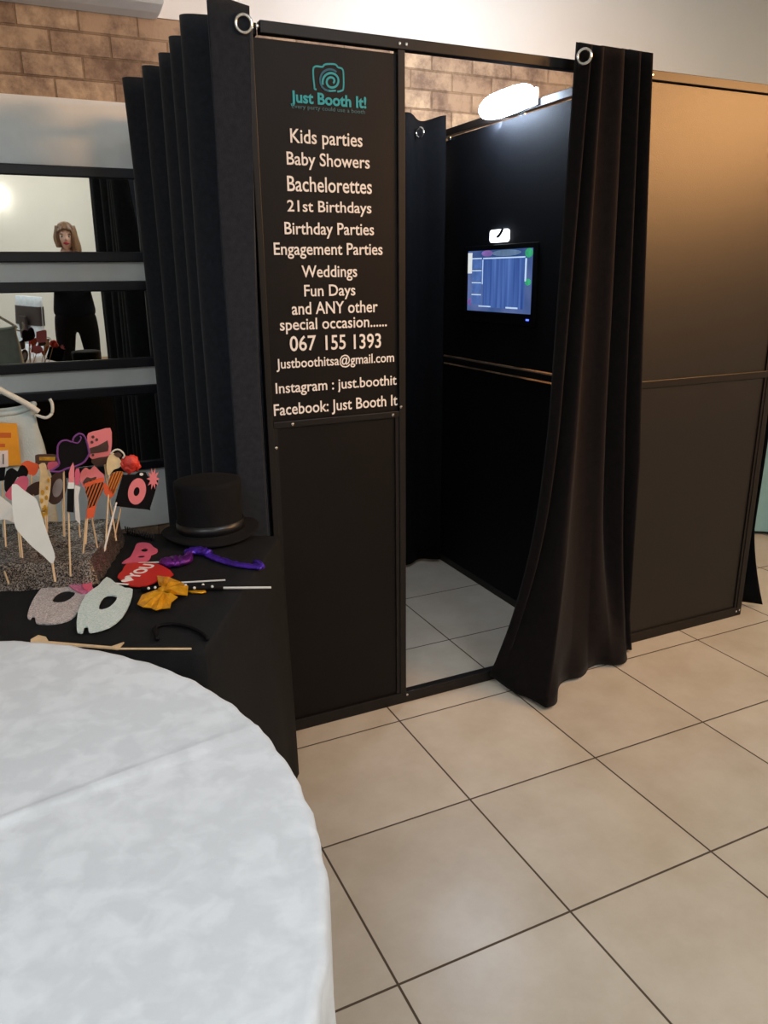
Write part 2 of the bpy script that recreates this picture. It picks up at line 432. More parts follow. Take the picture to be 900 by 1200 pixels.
T = 0.028
for nm, a in (('post', (FX0 - 0.009, FX0 + 0.009, 0, T, 0, BH)), ('post', (0.490, 0.512, 0, T, 0.04, BH - 0.028)), ('post', (1.335, 1.36, 0, T, 0.04, BH - 0.028)),
              ('post', (FX1 - T, FX1, 0, T, 0, BH)), ('post', (FX0, FX0 + T, BD - T, BD, 0, BH)), ('post', (PX, PX + T, BD - T, BD, 0, BH)), ('post', (FX1 - T, FX1, BD - T, BD, 0, BH)),
              ('rail', (FX0 + T, FX1 - T, 0, T, BH - 0.028, BH)), ('rail', (FX0 + T, FX1 - T, 0, T, 0, 0.04)),
              ('rail', (FX0 + T, PX, BD - T, BD, BH - 0.028, BH)), ('rail', (PX + T, FX1 - T, BD - T, BD, BH - 0.028, BH)),
              ('rail', (FX0, FX0 + T, T, BD - T, BH - 0.028, BH)), ('rail', (FX1 - T, FX1, T, BD - T, BH - 0.028, BH)),
              ('rail', (PX, PX + T, T, BD - T, BH - 0.028, BH)), ('rail', (PX, PX + T, T, BD - T, 0, 0.035)), ('rail', (PX, PX + T, T, BD - T, MID0, MID1)),
              ('rail', (FX0 + 0.009, 0.490, 0, T, 0.985, 1.004)), ('rail', (1.36, FX1 - T, 0, T, 1.004, 1.030))):
    bm = B(); box(bm, *a); part(nm, bm, M_STEEL, booth, bevel=0.002)
# front lettering panel and the plain ones
bm = B(); box(bm, FX0 + 0.009, 0.490, 0.008, 0.014, 1.004, 1.962); sign = part('sign_panel', bm, M_SIGN, booth)
bm = B(); box(bm, FX0 + 0.009, 0.490, 0.008, 0.014, 0.04, 0.985); part('panel', bm, M_SIGN, booth)
bm = B(); box(bm, 1.36, FX1 - T, 0.008, 0.014, 1.030, 1.968); part('panel', bm, M_PANEL, booth)
bm = B(); box(bm, 1.36, FX1 - T, 0.008, 0.014, 0.04, 1.004); part('panel', bm, M_PANEL, booth)
# inner stop beads round the plain panels
for (a, b, c, d) in ((1.36, FX1 - T, 1.030, 1.968), (1.36, FX1 - T, 0.04, 1.004), (FX0 + 0.009, 0.490, 0.04, 0.985)):
    for q0 in (a, b - 0.012):
        bm = B(); box(bm, q0, q0 + 0.012, 0.003, 0.008, c, d); part('bead', bm, M_STEEL, booth)
# partition (screen wall) with open slots above and below its middle rail and under its top rail
bm = B(); box(bm, PX + 0.004, PX + 0.012, T, BD - T, MID1 + 0.009, 1.962); part('partition_panel', bm, M_PARTITION, booth)
bm = B(); box(bm, PX + 0.004, PX + 0.012, T, BD - T, 0.035, MID0 - 0.009); part('partition_panel', bm, M_PARTITION, booth)
# end panel on the right-hand side of the machine compartment
bm = B(); box(bm, FX1 - 0.014, FX1 - 0.006, T, BD - T, 0.04, 1.968); part('end_panel', bm, M_PANEL, booth)
# screws and bright corner bolts
for x, z in ((0.105, 1.985), (0.15, 0.994), (0.468, 0.994), (0.098, 0.93), (0.495, 1.016), (0.495, 1.985), (0.515, 1.985), (0.515, 0.03), (1.375, 1.985), (1.345, 1.955), (1.365, 1.962), (2.075, 0.022), (2.093, 0.025), (2.09, 0.992)):
    bm = B(); lathe(bm, [(0.0045, 0), (0.0045, 0.002), (0.002, 0.0035)], 10, (x, 0.0, z), Matrix.Rotation(PI / 2, 3, 'X')); part('screw', bm, M_CHROME, booth)
bm = B(); box(bm, PX - 0.006, PX - 0.001, 1.10, 1.185, 1.95, 1.962); box(bm, PX - 0.006, PX - 0.001, 1.178, 1.185, 1.70, 1.95); part('bracket', bm, M_CHROME, booth)

# lettering: (text, x left, x right, baseline left, baseline right, cap top left) surveyed on the panel
YT = 0.008
LINES = [('Kids parties', 340.2, 424.5, 167.6, 171.6, 151), ('Baby Showers', 336.0, 433.0, 193.3, 197.0, 178), ('Bachelorettes', 336.7, 435.5, 225.1, 225.8, 207.2),
         ('21st Birthdays', 336.7, 435.0, 249.3, 248.3, 236), ('Birthday Parties', 333.5, 438.0, 275.4, 274.5, 261), ('Engagement Parties', 321, 448, 299.6, 297.5, 285.2),
         ('Weddings', 353.5, 418.3, 324.8, 324.4, 310.8), ('Fun Days', 356.5, 416.2, 347.7, 345.4, 334.2), ('and ANY other', 342, 442.4, 368.5, 365.7, 354.0),
         ('special occasion......', 328, 453, 386.7, 382.7, 373), ('067', 339.7, 370.5, 411.2, 410.0, 393.7), ('155', 381.5, 405.0, 409.7, 408.8, 392.6), ('1393', 414.5, 446.3, 408.6, 407.2, 391.6), ('Justboothitsa@gmail.com', 323.8, 461.5, 431, 424.7, 419.5),
         ('Instagram : just.boothit', 323.1, 464.5, 460.9, 450.8, 448.5), ('Facebook: Just Booth It', 319.2, 468.5, 487.5, 474.2, 474)]


def wall_text(name, s, xl, xr, bl, br_, top, m, parent, bold=0.010, lift=0.0012, shrink=1.0):
    me = text_mesh(s, bold, 0.001)
    a = onY(xl, bl, YT); b = onY(xr, br_, YT); c = onY(xl, top, YT)
    a.x = max(a.x, 0.099); b.x = min(b.x, 0.487)
    vs = [v.co for v in me.vertices]
    x0 = min(v.x for v in vs); x1 = max(v.x for v in vs); hcap = 0.70
    sx = (b.x - a.x) / (x1 - x0); sz = (c.z - a.z) / hcap * shrink; z0 = (a.z + b.z) / 2
    p = Vector((0, 0, 0)); q = parent
    while q is not None: p = p + Vector(q.location); q = q.parent
    for v in me.vertices:
        x, y, z = v.co
        v.co = Vector((a.x + (x - x0) * sx, YT - lift + (0.0 if z <= 0 else -0.0008), z0 + y * sz)) - p
    me.name = name
    return link(name, me, m, parent)


for L in LINES: wall_text('lettering', *L, M_WHITE_LETTER, sign)
wall_text('logo_lettering', 'Just Booth It!', 340.4, 429, 120.3, 126.0, 107, M_TEAL, sign, 0.03)
wall_text('logo_tagline', 'Every party could use a booth', 342, 427.5, 127.5, 132.8, 122.6, M_TAGLINE, sign, 0.0)


def flat_stroke(pts, w, y, closed=False):
    """a flat ribbon of width w along x,z points on the plane y, 1.2 mm proud"""
    bm = B(); n = len(pts); P = [Vector((a, 0, b)) for a, b in pts]; L = []; R = []
    for i in range(n):
        a = P[(i - 1) % n] if (closed or i) else P[0]; c = P[(i + 1) % n] if (closed or i < n - 1) else P[-1]
        t = (c - a).normalized(); nrm = Vector((-t.z, 0, t.x))
        for arr, s in ((L, 1), (R, -1)): arr.append(bm.verts.new(P[i] + nrm * (w / 2 * s) + Vector((0, y, 0))))
    for i in range(n if closed else n - 1):
        j = (i + 1) % n; bm.faces.new((L[i], L[j], R[j], R[i]))
    r = bmesh.ops.extrude_face_region(bm, geom=bm.faces[:])
    bmesh.ops.translate(bm, vec=(0, -0.0012, 0), verts=[g for g in r['geom'] if isinstance(g, bmesh.types.BMVert)])
    return bm


def pz(u, v): q = onY(u, v, YT); return (q.x, q.z)


K = 1 / 4.0909
lg = lambda x, y: pz(270 + x * K, 30 + y * K)
body = [lg(*p) for p in smooth_loop([(412, 307), (402, 290), (396, 215), (408, 196), (440, 198), (455, 186), (500, 186), (515, 200), (535, 208), (541, 230), (541, 300), (528, 314), (500, 316)], 4)][:-4]
part('logo_camera_outline', flat_stroke(body, 0.0042, YT), M_TEAL, sign)
spiral = [lg(484 + r * math.cos(a), 268 + r * 1.05 * math.sin(a)) for k in range(40) for a, r in [(math.radians(160 + k * 15.5), 44 - k * 0.85)]]
part('logo_wave', flat_stroke(spiral, 0.0052, YT - 0.0002), M_TEAL, sign)
lens = [lg(*p) for p in ellipse(476, 262, 47, 52, 30)]
part('logo_lens', flat_stroke(lens[8:27], 0.005, YT - 0.0004), M_TEAL_DARK, sign)
sm = [lg(452, 309), lg(480, 314), lg(505, 312)]
part('logo_camera_outline', flat_stroke(sm, 0.0042, YT), M_TEAL, sign)

# ---- touch screen on the partition (faces left, -X)
XS = PX + 0.004
ys0, ys1, zs0, zs1 = 0.465, 0.933, 1.245, 1.490
scr = thing('touch_screen', 'glowing blue touch screen set in the black partition inside the booth', 'screen', (XS - 0.005, 0.70, 1.21))


def screen_material():
    m = bpy.data.materials.new('lit screen picture'); m.use_nodes = True; nt = m.node_tree; b = nt.nodes['Principled BSDF']
    tc = nt.nodes.new('ShaderNodeTexCoord')
    n = nt.nodes.new('ShaderNodeTexNoise'); n.inputs['Scale'].default_value = 5; nt.links.new(tc.outputs['Object'], n.inputs[0])
    r = nt.nodes.new('ShaderNodeValToRGB'); e = r.color_ramp.elements
    e[0].position = 0.3; e[0].color = s2l((34, 66, 120)) + (1,); e[1].position = 0.7; e[1].color = s2l((96, 112, 160)) + (1,)
    nt.links.new(n.outputs[0], r.inputs[0]); nt.links.new(r.outputs[0], b.inputs['Emission Color'])
    b.inputs['Emission Strength'].default_value = 1.0; b.inputs['Base Color'].default_value = (0.01, 0.01, 0.012, 1); b.inputs['Roughness'].default_value = 0.2
    return m


def curtain_picture():
    m = bpy.data.materials.new('lit picture of blue curtain'); m.use_nodes = True; nt = m.node_tree; b = nt.nodes['Principled BSDF']
    tc = nt.nodes.new('ShaderNodeTexCoord'); mp = nt.nodes.new('ShaderNodeMapping'); mp.inputs['Scale'].default_value = (1, 26, 1.0)
    nt.links.new(tc.outputs['Object'], mp.inputs[0])
    n = nt.nodes.new('ShaderNodeTexNoise'); n.inputs['Scale'].default_value = 1.6; nt.links.new(mp.outputs[0], n.inputs[0])
    r = nt.nodes.new('ShaderNodeValToRGB'); e = r.color_ramp.elements
    e[0].position = 0.3; e[0].color = s2l((36, 62, 128)) + (1,); e[1].position = 0.72; e[1].color = s2l((84, 118, 186)) + (1,)
    nt.links.new(n.outputs[0], r.inputs[0]); nt.links.new(r.outputs[0], b.inputs['Emission Color'])
    b.inputs['Emission Strength'].default_value = 1.0; b.inputs['Base Color'].default_value = (0.01, 0.01, 0.012, 1)
    return m


bm = B(); box(bm, XS - 0.006, XS, ys0 - 0.03, ys1 + 0.03, zs0 - 0.045, zs1 + 0.02); part('bezel', bm, mat('black screen bezel', (12, 12, 14), 0.35), scr, bevel=0.002)
bm = B(); box(bm, XS - 0.0075, XS - 0.006, ys0, ys1, zs0, zs1); disp = part('display', bm, screen_material(), scr)
SW, SH = ys1 - ys0, zs1 - zs0


def sp(u, v): return (ys1 - u * SW, zs1 - v * SH)      # u from the left seen from inside, v from the top


def sbox(name, u0, u1, v0, v1, m, d=0.0086):
    a = sp(u0, v0); b = sp(u1, v1)
    bm = B(); box(bm, XS - d, XS - 0.0074, b[0], a[0], b[1], a[1]); return part(name, bm, m, disp)


E_WHITE = mat('lit white screen line', (176, 198, 226), 0.5, emit=1.0)
E_TAB = mat('lit grey screen tab', (206, 210, 208), 0.5, emit=1.0)
E_GREEN = mat('lit green screen patch', (46, 140, 98), 0.5, emit=1.0, nz=0.3, nscale=30)
E_PINK = mat('lit pink screen patch', (112, 86, 146), 0.5, emit=1.0, nz=0.3, nscale=30)
E_GREY = mat('lit grey screen patch', (84, 106, 134), 0.5, emit=1.0, nz=0.2, nscale=30)
E_BLUE = mat('lit thumbnail blue', (70, 98, 156), 0.5, emit=1.0, nz=0.2, nscale=30)
sbox('picture', 0.26, 0.91, 0.135, 0.93, curtain_picture(), 0.0084)
for a in ((0.26, 0.90, 0.12, 0.14), (0.905, 0.925, 0.15, 0.50), (0.25, 0.262, 0.15, 0.55), (0.20, 0.40, 0.905, 0.925), (0.64, 0.82, 0.905, 0.93)): sbox('picture_frame', *a, E_WHITE, 0.0090)
for k in range(4):
    v = 0.13 + k * 0.20
    sbox('thumbnail', 0.075, 0.235, v, v + 0.165, E_BLUE); sbox('thumbnail_frame', 0.075, 0.235, v - 0.012, v + 0.006, E_WHITE, 0.0088)
sbox('menu_tab', 0.0, 0.07, 0.03, 0.37, E_TAB)
for (u, v, ru, rv, m) in ((0.95, 0.07, 0.055, 0.07, E_GREEN), (0.95, 0.51, 0.045, 0.05, E_GREEN), (0.32, 0.05, 0.09, 0.05, E_PINK), (0.62, 0.055, 0.22, 0.05, E_GREY), (0.06, 0.85, 0.06, 0.06, E_PINK)):
    bm = plate([[(XS - 0.0076, *sp(*p)) for p in ellipse(u, v, ru, rv, 20)]], (-0.0006, 0, 0)); part('screen_patch', bm, m, disp)
bm = B(); box(bm, XS - 0.0075, XS - 0.006, 0.474, 0.492, 1.220, 1.226); part('power_light', bm, mat('blue power light', (70, 90, 255), 0.5, emit=4), scr)

# ---- camera flash light above the screen
fl = thing('booth_flash_light', 'small glowing white flash light above the booth screen', 'flash light', (XS - 0.01, 0.698, 1.518))
rr = []
for cx, cz, a0 in ((0.745, 1.555, 0), (0.650, 1.555, 90), (0.650, 1.530, 180), (0.745, 1.530, 270)):
    for k in range(6):
        a = math.radians(a0 + k * 18); rr.append((XS - 0.004, cx + 0.016 * math.cos(a), cz + 0.012 * math.sin(a)))
rr = [p for p in rr]
bm = plate([[(XS, y, z) for _, y, z in rr]], (-0.012, 0, 0)); part('diffuser', bm, mat('flash diffuser', (240, 246, 255), 0.5, emit=3.0), fl)
bm = plate([[(XS - 0.012, *p) for p in smooth_loop([(0.66, 1.566), (0.678, 1.545), (0.70, 1.534), (0.712, 1.54), (0.694, 1.55), (0.672, 1.57)], 3)]], (-0.001, 0, 0)); part('trigger_mark', bm, M_CARD_K, fl)

# ---- LED lamp clamped to the partition top rail
lamp = thing('led_flood_lamp', 'bright white LED lamp clipped on the top rail inside the booth', 'lamp', (PX - 0.03, 0.62, 1.96))
bm = B(); box(bm, PX - 0.014, PX - 0.002, 0.47, 0.77, 1.975, 2.035); part('housing', bm, mat('white lamp housing', (225, 225, 222), 0.5), lamp, bevel=0.004)
bm = B(); bmesh.ops.create_uvsphere(bm, u_segments=32, v_segments=16, radius=1.0)
for q in bm.verts:
    x, y, z = q.co; q.co = (PX - 0.045 + 0.030 * x, 0.62 + 0.178 * math.copysign(abs(y) ** 0.6, y), 2.008 + 0.046 * z)
part('diffuser', bm, mat('lamp diffuser', (214, 232, 255), 0.5, emit=95.0), lamp, smooth=True)
area_ = area('back_wall_fill', (PX - 0.03, 0.66, 2.07), (PX + 0.40, YW, 2.60), 0.10, 13, (0.72, 0.86, 1.0), 0.30); area_.parent = lamp; area_.location = Vector(area_.location) - Vector(lamp.location)  # added area light, brightens the back wall beyond what the diffuser gives
bm = B(); box(bm, PX - 0.008, PX + 0.03, 0.60, 0.64, 2.000, 2.010); box(bm, PX + 0.0285, PX + 0.032, 0.60, 0.64, 1.965, 2.01); part('clip', bm, M_CHROME, lamp)


# ================================================================== CURTAINS
def grid(f, ns, nt):
    bm = B(); V = [[bm.verts.new(f(i / ns, j / nt)) for j in range(nt + 1)] for i in range(ns + 1)]
    for i in range(ns):
        for j in range(nt): bm.faces.new((V[i][j], V[i + 1][j], V[i + 1][j + 1], V[i][j + 1]))
    return bm


def eyelet(parent, c, axis, r=0.019, r2=0.0042):
    rot = Vector(axis).to_track_quat('Z', 'Y').to_matrix(); bm = B(); rings = []
    for k in range(28):
        a = 2 * PI * k / 28
        rings.append([bm.verts.new(Vector(c) + rot @ Vector(((r + r2 * math.cos(q)) * math.cos(a), (r + r2 * math.cos(q)) * math.sin(a), r2 * math.sin(q)))) for q in [2 * PI * i / 10 for i in range(10)]])
    for k in range(28):
        A_, B_ = rings[k], rings[(k + 1) % 28]
        for i in range(10): bm.faces.new((A_[i], A_[(i + 1) % 10], B_[(i + 1) % 10], B_[i]))
    return part('eyelet', bm, M_CHROME, parent, smooth=True)


def side_curtain(s, t):                    # t = 0 top, 1 floor; turns the front corner, then runs back along the booth's left side
    ph = -PI + 2 * PI * 6.0 * s
    u = max(0.0, ph) / (11 * PI)
    y = -0.034 + (0.006 if ph > 0 else 0.006 * (1 + ph / PI)) + 1.235 * u
    w = ph + (0.30 * math.sin(3 * s * PI + t * 2) if ph > 0 else 0)
    A = 0.050 + 0.008 * t + 0.012 * math.sin(9 * u)
    x = 0.028 - A * math.cos(w) + 0.006 * noise.noise(Vector((s * 9, t * 3, 1.3)))
    x -= 0.030 * min(1, 2.2 * t) * max(0.0, min(1.0, -ph / PI))
    if u > 0.88: x -= (u - 0.88) / 0.12 * (0.105 * (1 - t) ** 2.6)
    y += 0.012 * math.sin(w + 1.2) * (1 if ph > 0 else 0)
    top = 2.025 + 0.050 * u + 0.010 * math.cos(w)
    z = top + (0.02 - top) * t
    return (x, y, z)


sc = thing('booth_side_curtain', 'black pleated curtain on eyelets hanging down the left side of the booth', 'curtain', (0.03, 0.6, 0.02))
part('curtain_cloth', grid(side_curtain, 170, 40), M_CURTAIN, sc, smooth=True, solid=0.004)
eyelet(sc, (0.060, -0.041, 1.975), (0.15, 1, 0)); eyelet(sc, (0.030, 0.30, 1.992), (1, 0.7, 0)); eyelet(sc, (0.030, 0.83, 1.992), (1, 0.7, 0))


BOT = [(0.836, -0.014), (0.858, -0.06), (0.880, -0.155), (0.905, -0.255), (0.985, -0.205), (1.09, -0.14), (1.20, -0.10), (1.30, -0.125), (1.385, -0.10), (1.440, -0.06), (1.462, -0.02)]


def poly_at(P, s):
    k = s * (len(P) - 1); i = min(int(k), len(P) - 2); f = k - i
    return P[i][0] + (P[i + 1][0] - P[i][0]) * f, P[i][1] + (P[i + 1][1] - P[i][1]) * f


def door_curtain(s, t):
    s_ = s
    fold = (0.75 + 0.4 * math.sin(7 * s + 1)) * math.cos(2 * PI * 4.6 * (s + 0.075 * math.sin(2 * PI * s + 0.6)) + 0.6 * math.sin(2.3 * t + 4 * s))
    xt = 1.047 + 0.246 * s; yt = -0.050 + 0.036 * fold
    xm = 0.980 + 0.395 * s + 0.012 * math.sin(5 * s + 2 * t); ym = -0.058 + 0.042 * fold
    xb, yb = poly_at(BOT, s)
    g = min(1, t / 0.62); x = xt + (xm - xt) * g; y = yt + (ym - yt) * g
    h = max(0.0, (t - 0.50) / 0.50); w = h ** 2.2 * (1.0 if s > 0.35 else 1.0)
    x += (xb - x) * w; y += (yb + 0.020 * fold * (1 - h) - y) * w
    if t > 0.93: y += 0.02 * (t - 0.93) / 0.07 * math.sin(s * 31)
    top = 2.030 + 0.012 * fold
    z = top + (0.012 - top) * t
    if s < 0.12 and t > 0.9: z += 0.02 * (1 - s / 0.12) * (t - 0.9) / 0.1
    return (x, y, z)


dc = thing('booth_doorway_curtain', 'black velvet curtain gathered to the right of the booth doorway, trailing on the floor', 'curtain', (1.2, -0.05, 0.01))
part('curtain_cloth', grid(door_curtain, 130, 56), M_VELVET, dc, smooth=True, solid=0.004)
eyelet(dc, (1.036, -0.090, 1.985), (1, 0.9, 0)); eyelet(dc, (1.17, -0.006, 1.960), (1, 0.2, 0), 0.012); eyelet(dc, (1.25, -0.006, 1.960), (1, 0.2, 0), 0.012)


def back_curtain(s, t):
    x = 0.16 + 1.118 * s; ph = 2 * PI * 6 * s
    y = BD - 0.062 - 0.026 * math.cos(ph) + 0.006 * noise.noise(Vector((s * 9, t * 3, 5)))
    z = 2.04 + 0.010 * math.cos(ph); z += (0.015 - z) * t
    return (x, y, z)


bc = thing('booth_back_curtain', 'black curtain closing the back of the booth, seen through the doorway', 'curtain', (0.7, BD - 0.06, 0.01))
part('curtain_cloth', grid(back_curtain, 110, 24), M_BACKCLOTH, bc, smooth=True, solid=0.004)
eyelet(bc, (1.15, BD - 0.09, 1.975), (1, 0.5, 0))


def end_curtain(s, t):
    y = 0.035 + 1.15 * s; ph = 2 * PI * 5 * s
    x = 2.140 + 0.044 * (1 - t) + 0.014 * math.cos(ph)
    e = max(0, (t - 0.82) / 0.18) * max(0, 1 - s * 6)
    x += 0.10 * e ** 1.5; y -= 0.02 * e
    z = 2.03 + (0.012 - 2.03) * t
    return (x, y, z)


ec = thing('booth_end_curtain', 'black curtain hanging on the right end of the booth, foot kicked out', 'curtain', (2.14, 0.6, 0.01))
part('curtain_cloth', grid(end_curtain, 100, 40), M_BACKCLOTH, ec, smooth=True, solid=0.004)

# ================================================================== LEFT WALL FEATURE: board with three long mirrors
BX0, BX1 = -1.55, 0.02
bm = B(); box(bm, BX0, BX1, YW - 0.03, YW, 0.294, 2.068)
board = obj('mirror_backing_board', bm, M_BOARD, bevel=0.004); settle(board)
tag(board, 'pale grey board on the brick wall carrying three long mirrors', 'wall board')
MIR = [('topmost long horizontal wall mirror in a dark frame, a woman\'s face reflected in it', 1.459, 1.821),
       ('middle long horizontal wall mirror in a dark frame, legs in black reflected in it', 1.024, 1.384),
       ('lowest long dark wall mirror, behind the canvas bag and the party props', 0.568, 0.947)]
TILT = 0.020
for lab, z0, z1 in MIR:
    zm = (z0 + z1) / 2; ym = YW - 0.048
    mr = thing('wall_mirror', lab, 'mirror', ((BX0 + BX1) / 2, ym, zm), 'long wall mirrors'); mr.rotation_euler.x = TILT
    hw = (BX1 - BX0) / 2; hh = (z1 - z0) / 2; fr = 0.041
    bm = B(); box(bm, -hw, hw, -0.012, 0.010, hh - fr, hh); box(bm, -hw, hw, -0.012, 0.010, -hh, -hh + fr)
    box(bm, -hw, -hw + fr, -0.012, 0.010, -hh + fr, hh - fr); box(bm, hw - 0.022, hw, -0.012, 0.010, -hh + fr, hh - fr)
    obj('frame', bm, M_FRAME_DARK, mr, bevel=0.005)
    bm = B(); box(bm, -hw + fr, hw - 0.022, -0.003, 0.003, -hh + fr, hh - fr); obj('glass', bm, M_MIRROR, mr)
    for sx in (-1, 1):
        bm = B(); box(bm, sx * hw * 0.8 - 0.02, sx * hw * 0.8 + 0.02, 0.008, 0.0175, hh - 0.03, hh - 0.01); obj('hanger', bm, M_CHROME, mr)

# ---- air conditioner
ac = thing('air_conditioner', 'white split air conditioner on the wall above the brickwork at top left', 'air conditioner', (-0.30, YW - 0.11, 2.380))
prof = [(YW - 0.005, 2.380), (YW - 0.10, 2.380), (YW - 0.17, 2.390), (YW - 0.205, 2.415), (YW - 0.218, 2.455), (YW - 0.222, 2.555), (YW - 0.212, 2.655), (YW - 0.18, 2.680), (YW - 0.005, 2.680)]
part('body', plate([[(-0.76, y, z) for y, z in prof]], (0.915, 0, 0)), M_AC, ac, bevel=0.006)
bm = B(); box(bm, -0.70, 0.115, YW - 0.2215, YW - 0.2195, 2.457, 2.463); part('louver_gap', bm, M_AC_GAP, ac)
bm = B(); box(bm, -0.70, 0.115, YW - 0.2245, YW - 0.2195, 2.415, 2.455, Matrix.Rotation(-0.25, 3, 'X'), (0, YW - 0.22, 2.435)); part('louver', bm, M_AC, ac, bevel=0.002)
bm = B(); box(bm, 0.128, 0.134, YW - 0.2235, YW - 0.219, 2.457, 2.495); part('status_light', bm, M_AC_GAP, ac)

# ================================================================== ROUND TABLE (near left)
RC, RR, RT = Vector((-0.955, -1.253)), 0.658, 0.790
rt = thing('round_table', 'round banquet table hidden under the white damask cloth in the foreground', 'table', (RC.x, RC.y, 0))
bm = B(); lathe(bm, [(RR - 0.02, 0.757), (RR - 0.006, 0.761), (RR - 0.006, 0.777), (RR - 0.02, 0.780)], 64, (RC.x, RC.y, 0)); part('tabletop', bm, mat('plywood', (170, 130, 90), 0.6, nz=0.1), rt)
for k in range(4):
    a = PI / 4 + k * PI / 2; bm = B(); x = RC.x + 0.45 * math.cos(a); y = RC.y + 0.45 * math.sin(a)
    tube(bm, [(x, y, 0), (x, y, 0.757)], 0.014, 10); part('leg', bm, M_STEEL, rt)
bm = B()
NS = 300; rings = []
CREASE_D = Vector((0.363, 0.068)).normalized(); CREASE_P = Vector((-0.290, -1.137))


def ridge(x, y):
    q = Vector((x, y)) - CREASE_P; d = abs(q.x * CREASE_D.y - q.y * CREASE_D.x)
    return 0.006 * max(0, 1 - d / 0.011)


prof = [(RR * k / 180, 0) for k in range(1, 180)] + [(RR, 0.0), (RR + 0.007, -0.002), (RR + 0.011, -0.010), (RR + 0.012, -0.03), (RR + 0.013, -0.10), (RR + 0.014, -0.2), (RR + 0.015, -0.32), (RR + 0.016, -0.48)]
c0 = bm.verts.new((RC.x, RC.y, RT + ridge(RC.x, RC.y)))
for r, dz in prof:
    ring = []
    for k in range(NS):
        a = 2 * PI * k / NS; f = 0.0
        if dz < -0.02: f = min(1, (-dz) / 0.4) * (0.008 * math.cos(a * 13) + 0.004 * math.cos(a * 29 + 1))
        if r >= RR - 0.03: f += 0.0022 * math.sin(a * 60) * math.sin(a * 17)
        x = RC.x + (r + f) * math.cos(a); y = RC.y + (r + f) * math.sin(a)
        z = RT + dz + (ridge(x, y) if dz > -0.005 else 0) + (0.0012 * noise.noise(Vector((x * 9, y * 9, 0))) if dz > -0.005 else 0)
        ring.append(bm.verts.new((x, y, z)))
    rings.append(ring)
for k in range(NS): bm.faces.new((c0, rings[0][k], rings[0][(k + 1) % NS]))
for a, b in zip(rings, rings[1:]):
    for k in range(NS): bm.faces.new((a[k], a[(k + 1) % NS], b[(k + 1) % NS], b[k]))
tc_ = obj('tablecloth', bm, M_CLOTH, smooth=True); settle(tc_)
tag(tc_, 'white damask cloth with one pressed crease over the round table in the foreground', 'tablecloth')

# ================================================================== PROPS TABLE with black cloth
A0 = Vector((0.018, -0.235)); E1 = Vector((-0.503, -0.864)); E2 = Vector((-0.864, 0.503)); LW, LD, TZ = 0.640, 1.50, 0.745
ptb = thing('props_table', 'table hidden under the black cloth, standing beside the booth', 'table', (-0.75, -0.1, 0))
corners = [A0 + E1 * 0.01 + E2 * 0.01, A0 + E1 * (LW - 0.01) + E2 * 0.01, A0 + E1 * (LW - 0.01) + E2 * (LD - 0.01), A0 + E1 * 0.01 + E2 * (LD - 0.01)]
part('tabletop', plate([[(c.x, c.y, 0.715) for c in corners]], (0, 0, 0.025)), mat('plywood', (170, 130, 90), 0.6), ptb)
for a in (0.08, 0.92):
    for b in (0.08, 0.92):
        c = A0 + E1 * (LW * a) + E2 * (LD * b); bm = B(); tube(bm, [(c.x, c.y, 0), (c.x, c.y, 0.715)], 0.014, 10); part('leg', bm, M_STEEL, ptb)
# the cloth: a rounded-rectangle top with falls
bm = B()
loop = []
rad = 0.02
ND = 44
per = [A0, A0 + E1 * LW, A0 + E1 * LW + E2 * LD, A0 + E2 * LD]
for i in range(4):
    a = per[i]; b = per[(i + 1) % 4]; n = 30 if i % 2 == 0 else 60
    for k in range(n): loop.append((a + (b - a) * (k / n), i, k / n))
ctr = sum((p for p, _, _ in loop), Vector((0, 0))) / len(loop)
falls = [(0.0, 0.0), (0.004, -0.003), (0.007, -0.012), (0.008, -0.05), (0.010, -0.2), (0.012, -0.4), (0.014, -0.6), (0.016, -0.738)]
rings = []
for f, dz in [(-0.30, 0.0), (-0.12, 0.0), (-0.03, 0.0)] + falls:
    ring = []
    for idx, (p, side, t) in enumerate(loop):
        if f < 0: q = p + (ctr - p) * (-f * 2.0)
        else:
            nrm = [-E2, E1, E2, -E1][side]
            cdist = min(t, 1 - t); cn = nrm
            if cdist < 0.06:
                other = [-E2, E1, E2, -E1][(side - 1) % 4 if t < 0.5 else (side + 1) % 4]
                cn = nrm + other * (1 - cdist / 0.06)
            wob = 0.5 * (1 + math.cos(idx * 0.55)) * 0.010 * min(1, -dz / 0.5) if side in (1, 2) else 0.5 * (1 + math.cos(idx * 0.42 + 2)) * 0.016 * min(1, -dz / 0.6)
            q = p + cn * (f + wob)
        ring.append(bm.verts.new((q.x, q.y, TZ + dz + 0.004)))
    rings.append(ring)
n = len(loop)
bm.faces.new(rings[0])
for a, b in zip(rings, rings[1:]):
    for k in range(n): bm.faces.new((a[k], a[(k + 1) % n], b[(k + 1) % n], b[k]))
bcl = obj('tablecloth', bm, M_BLACKCLOTH, smooth=True); settle(bcl)
tag(bcl, 'black cloth draped to the floor over the table of party props', 'tablecloth')
TT = TZ + 0.004      # cloth surface

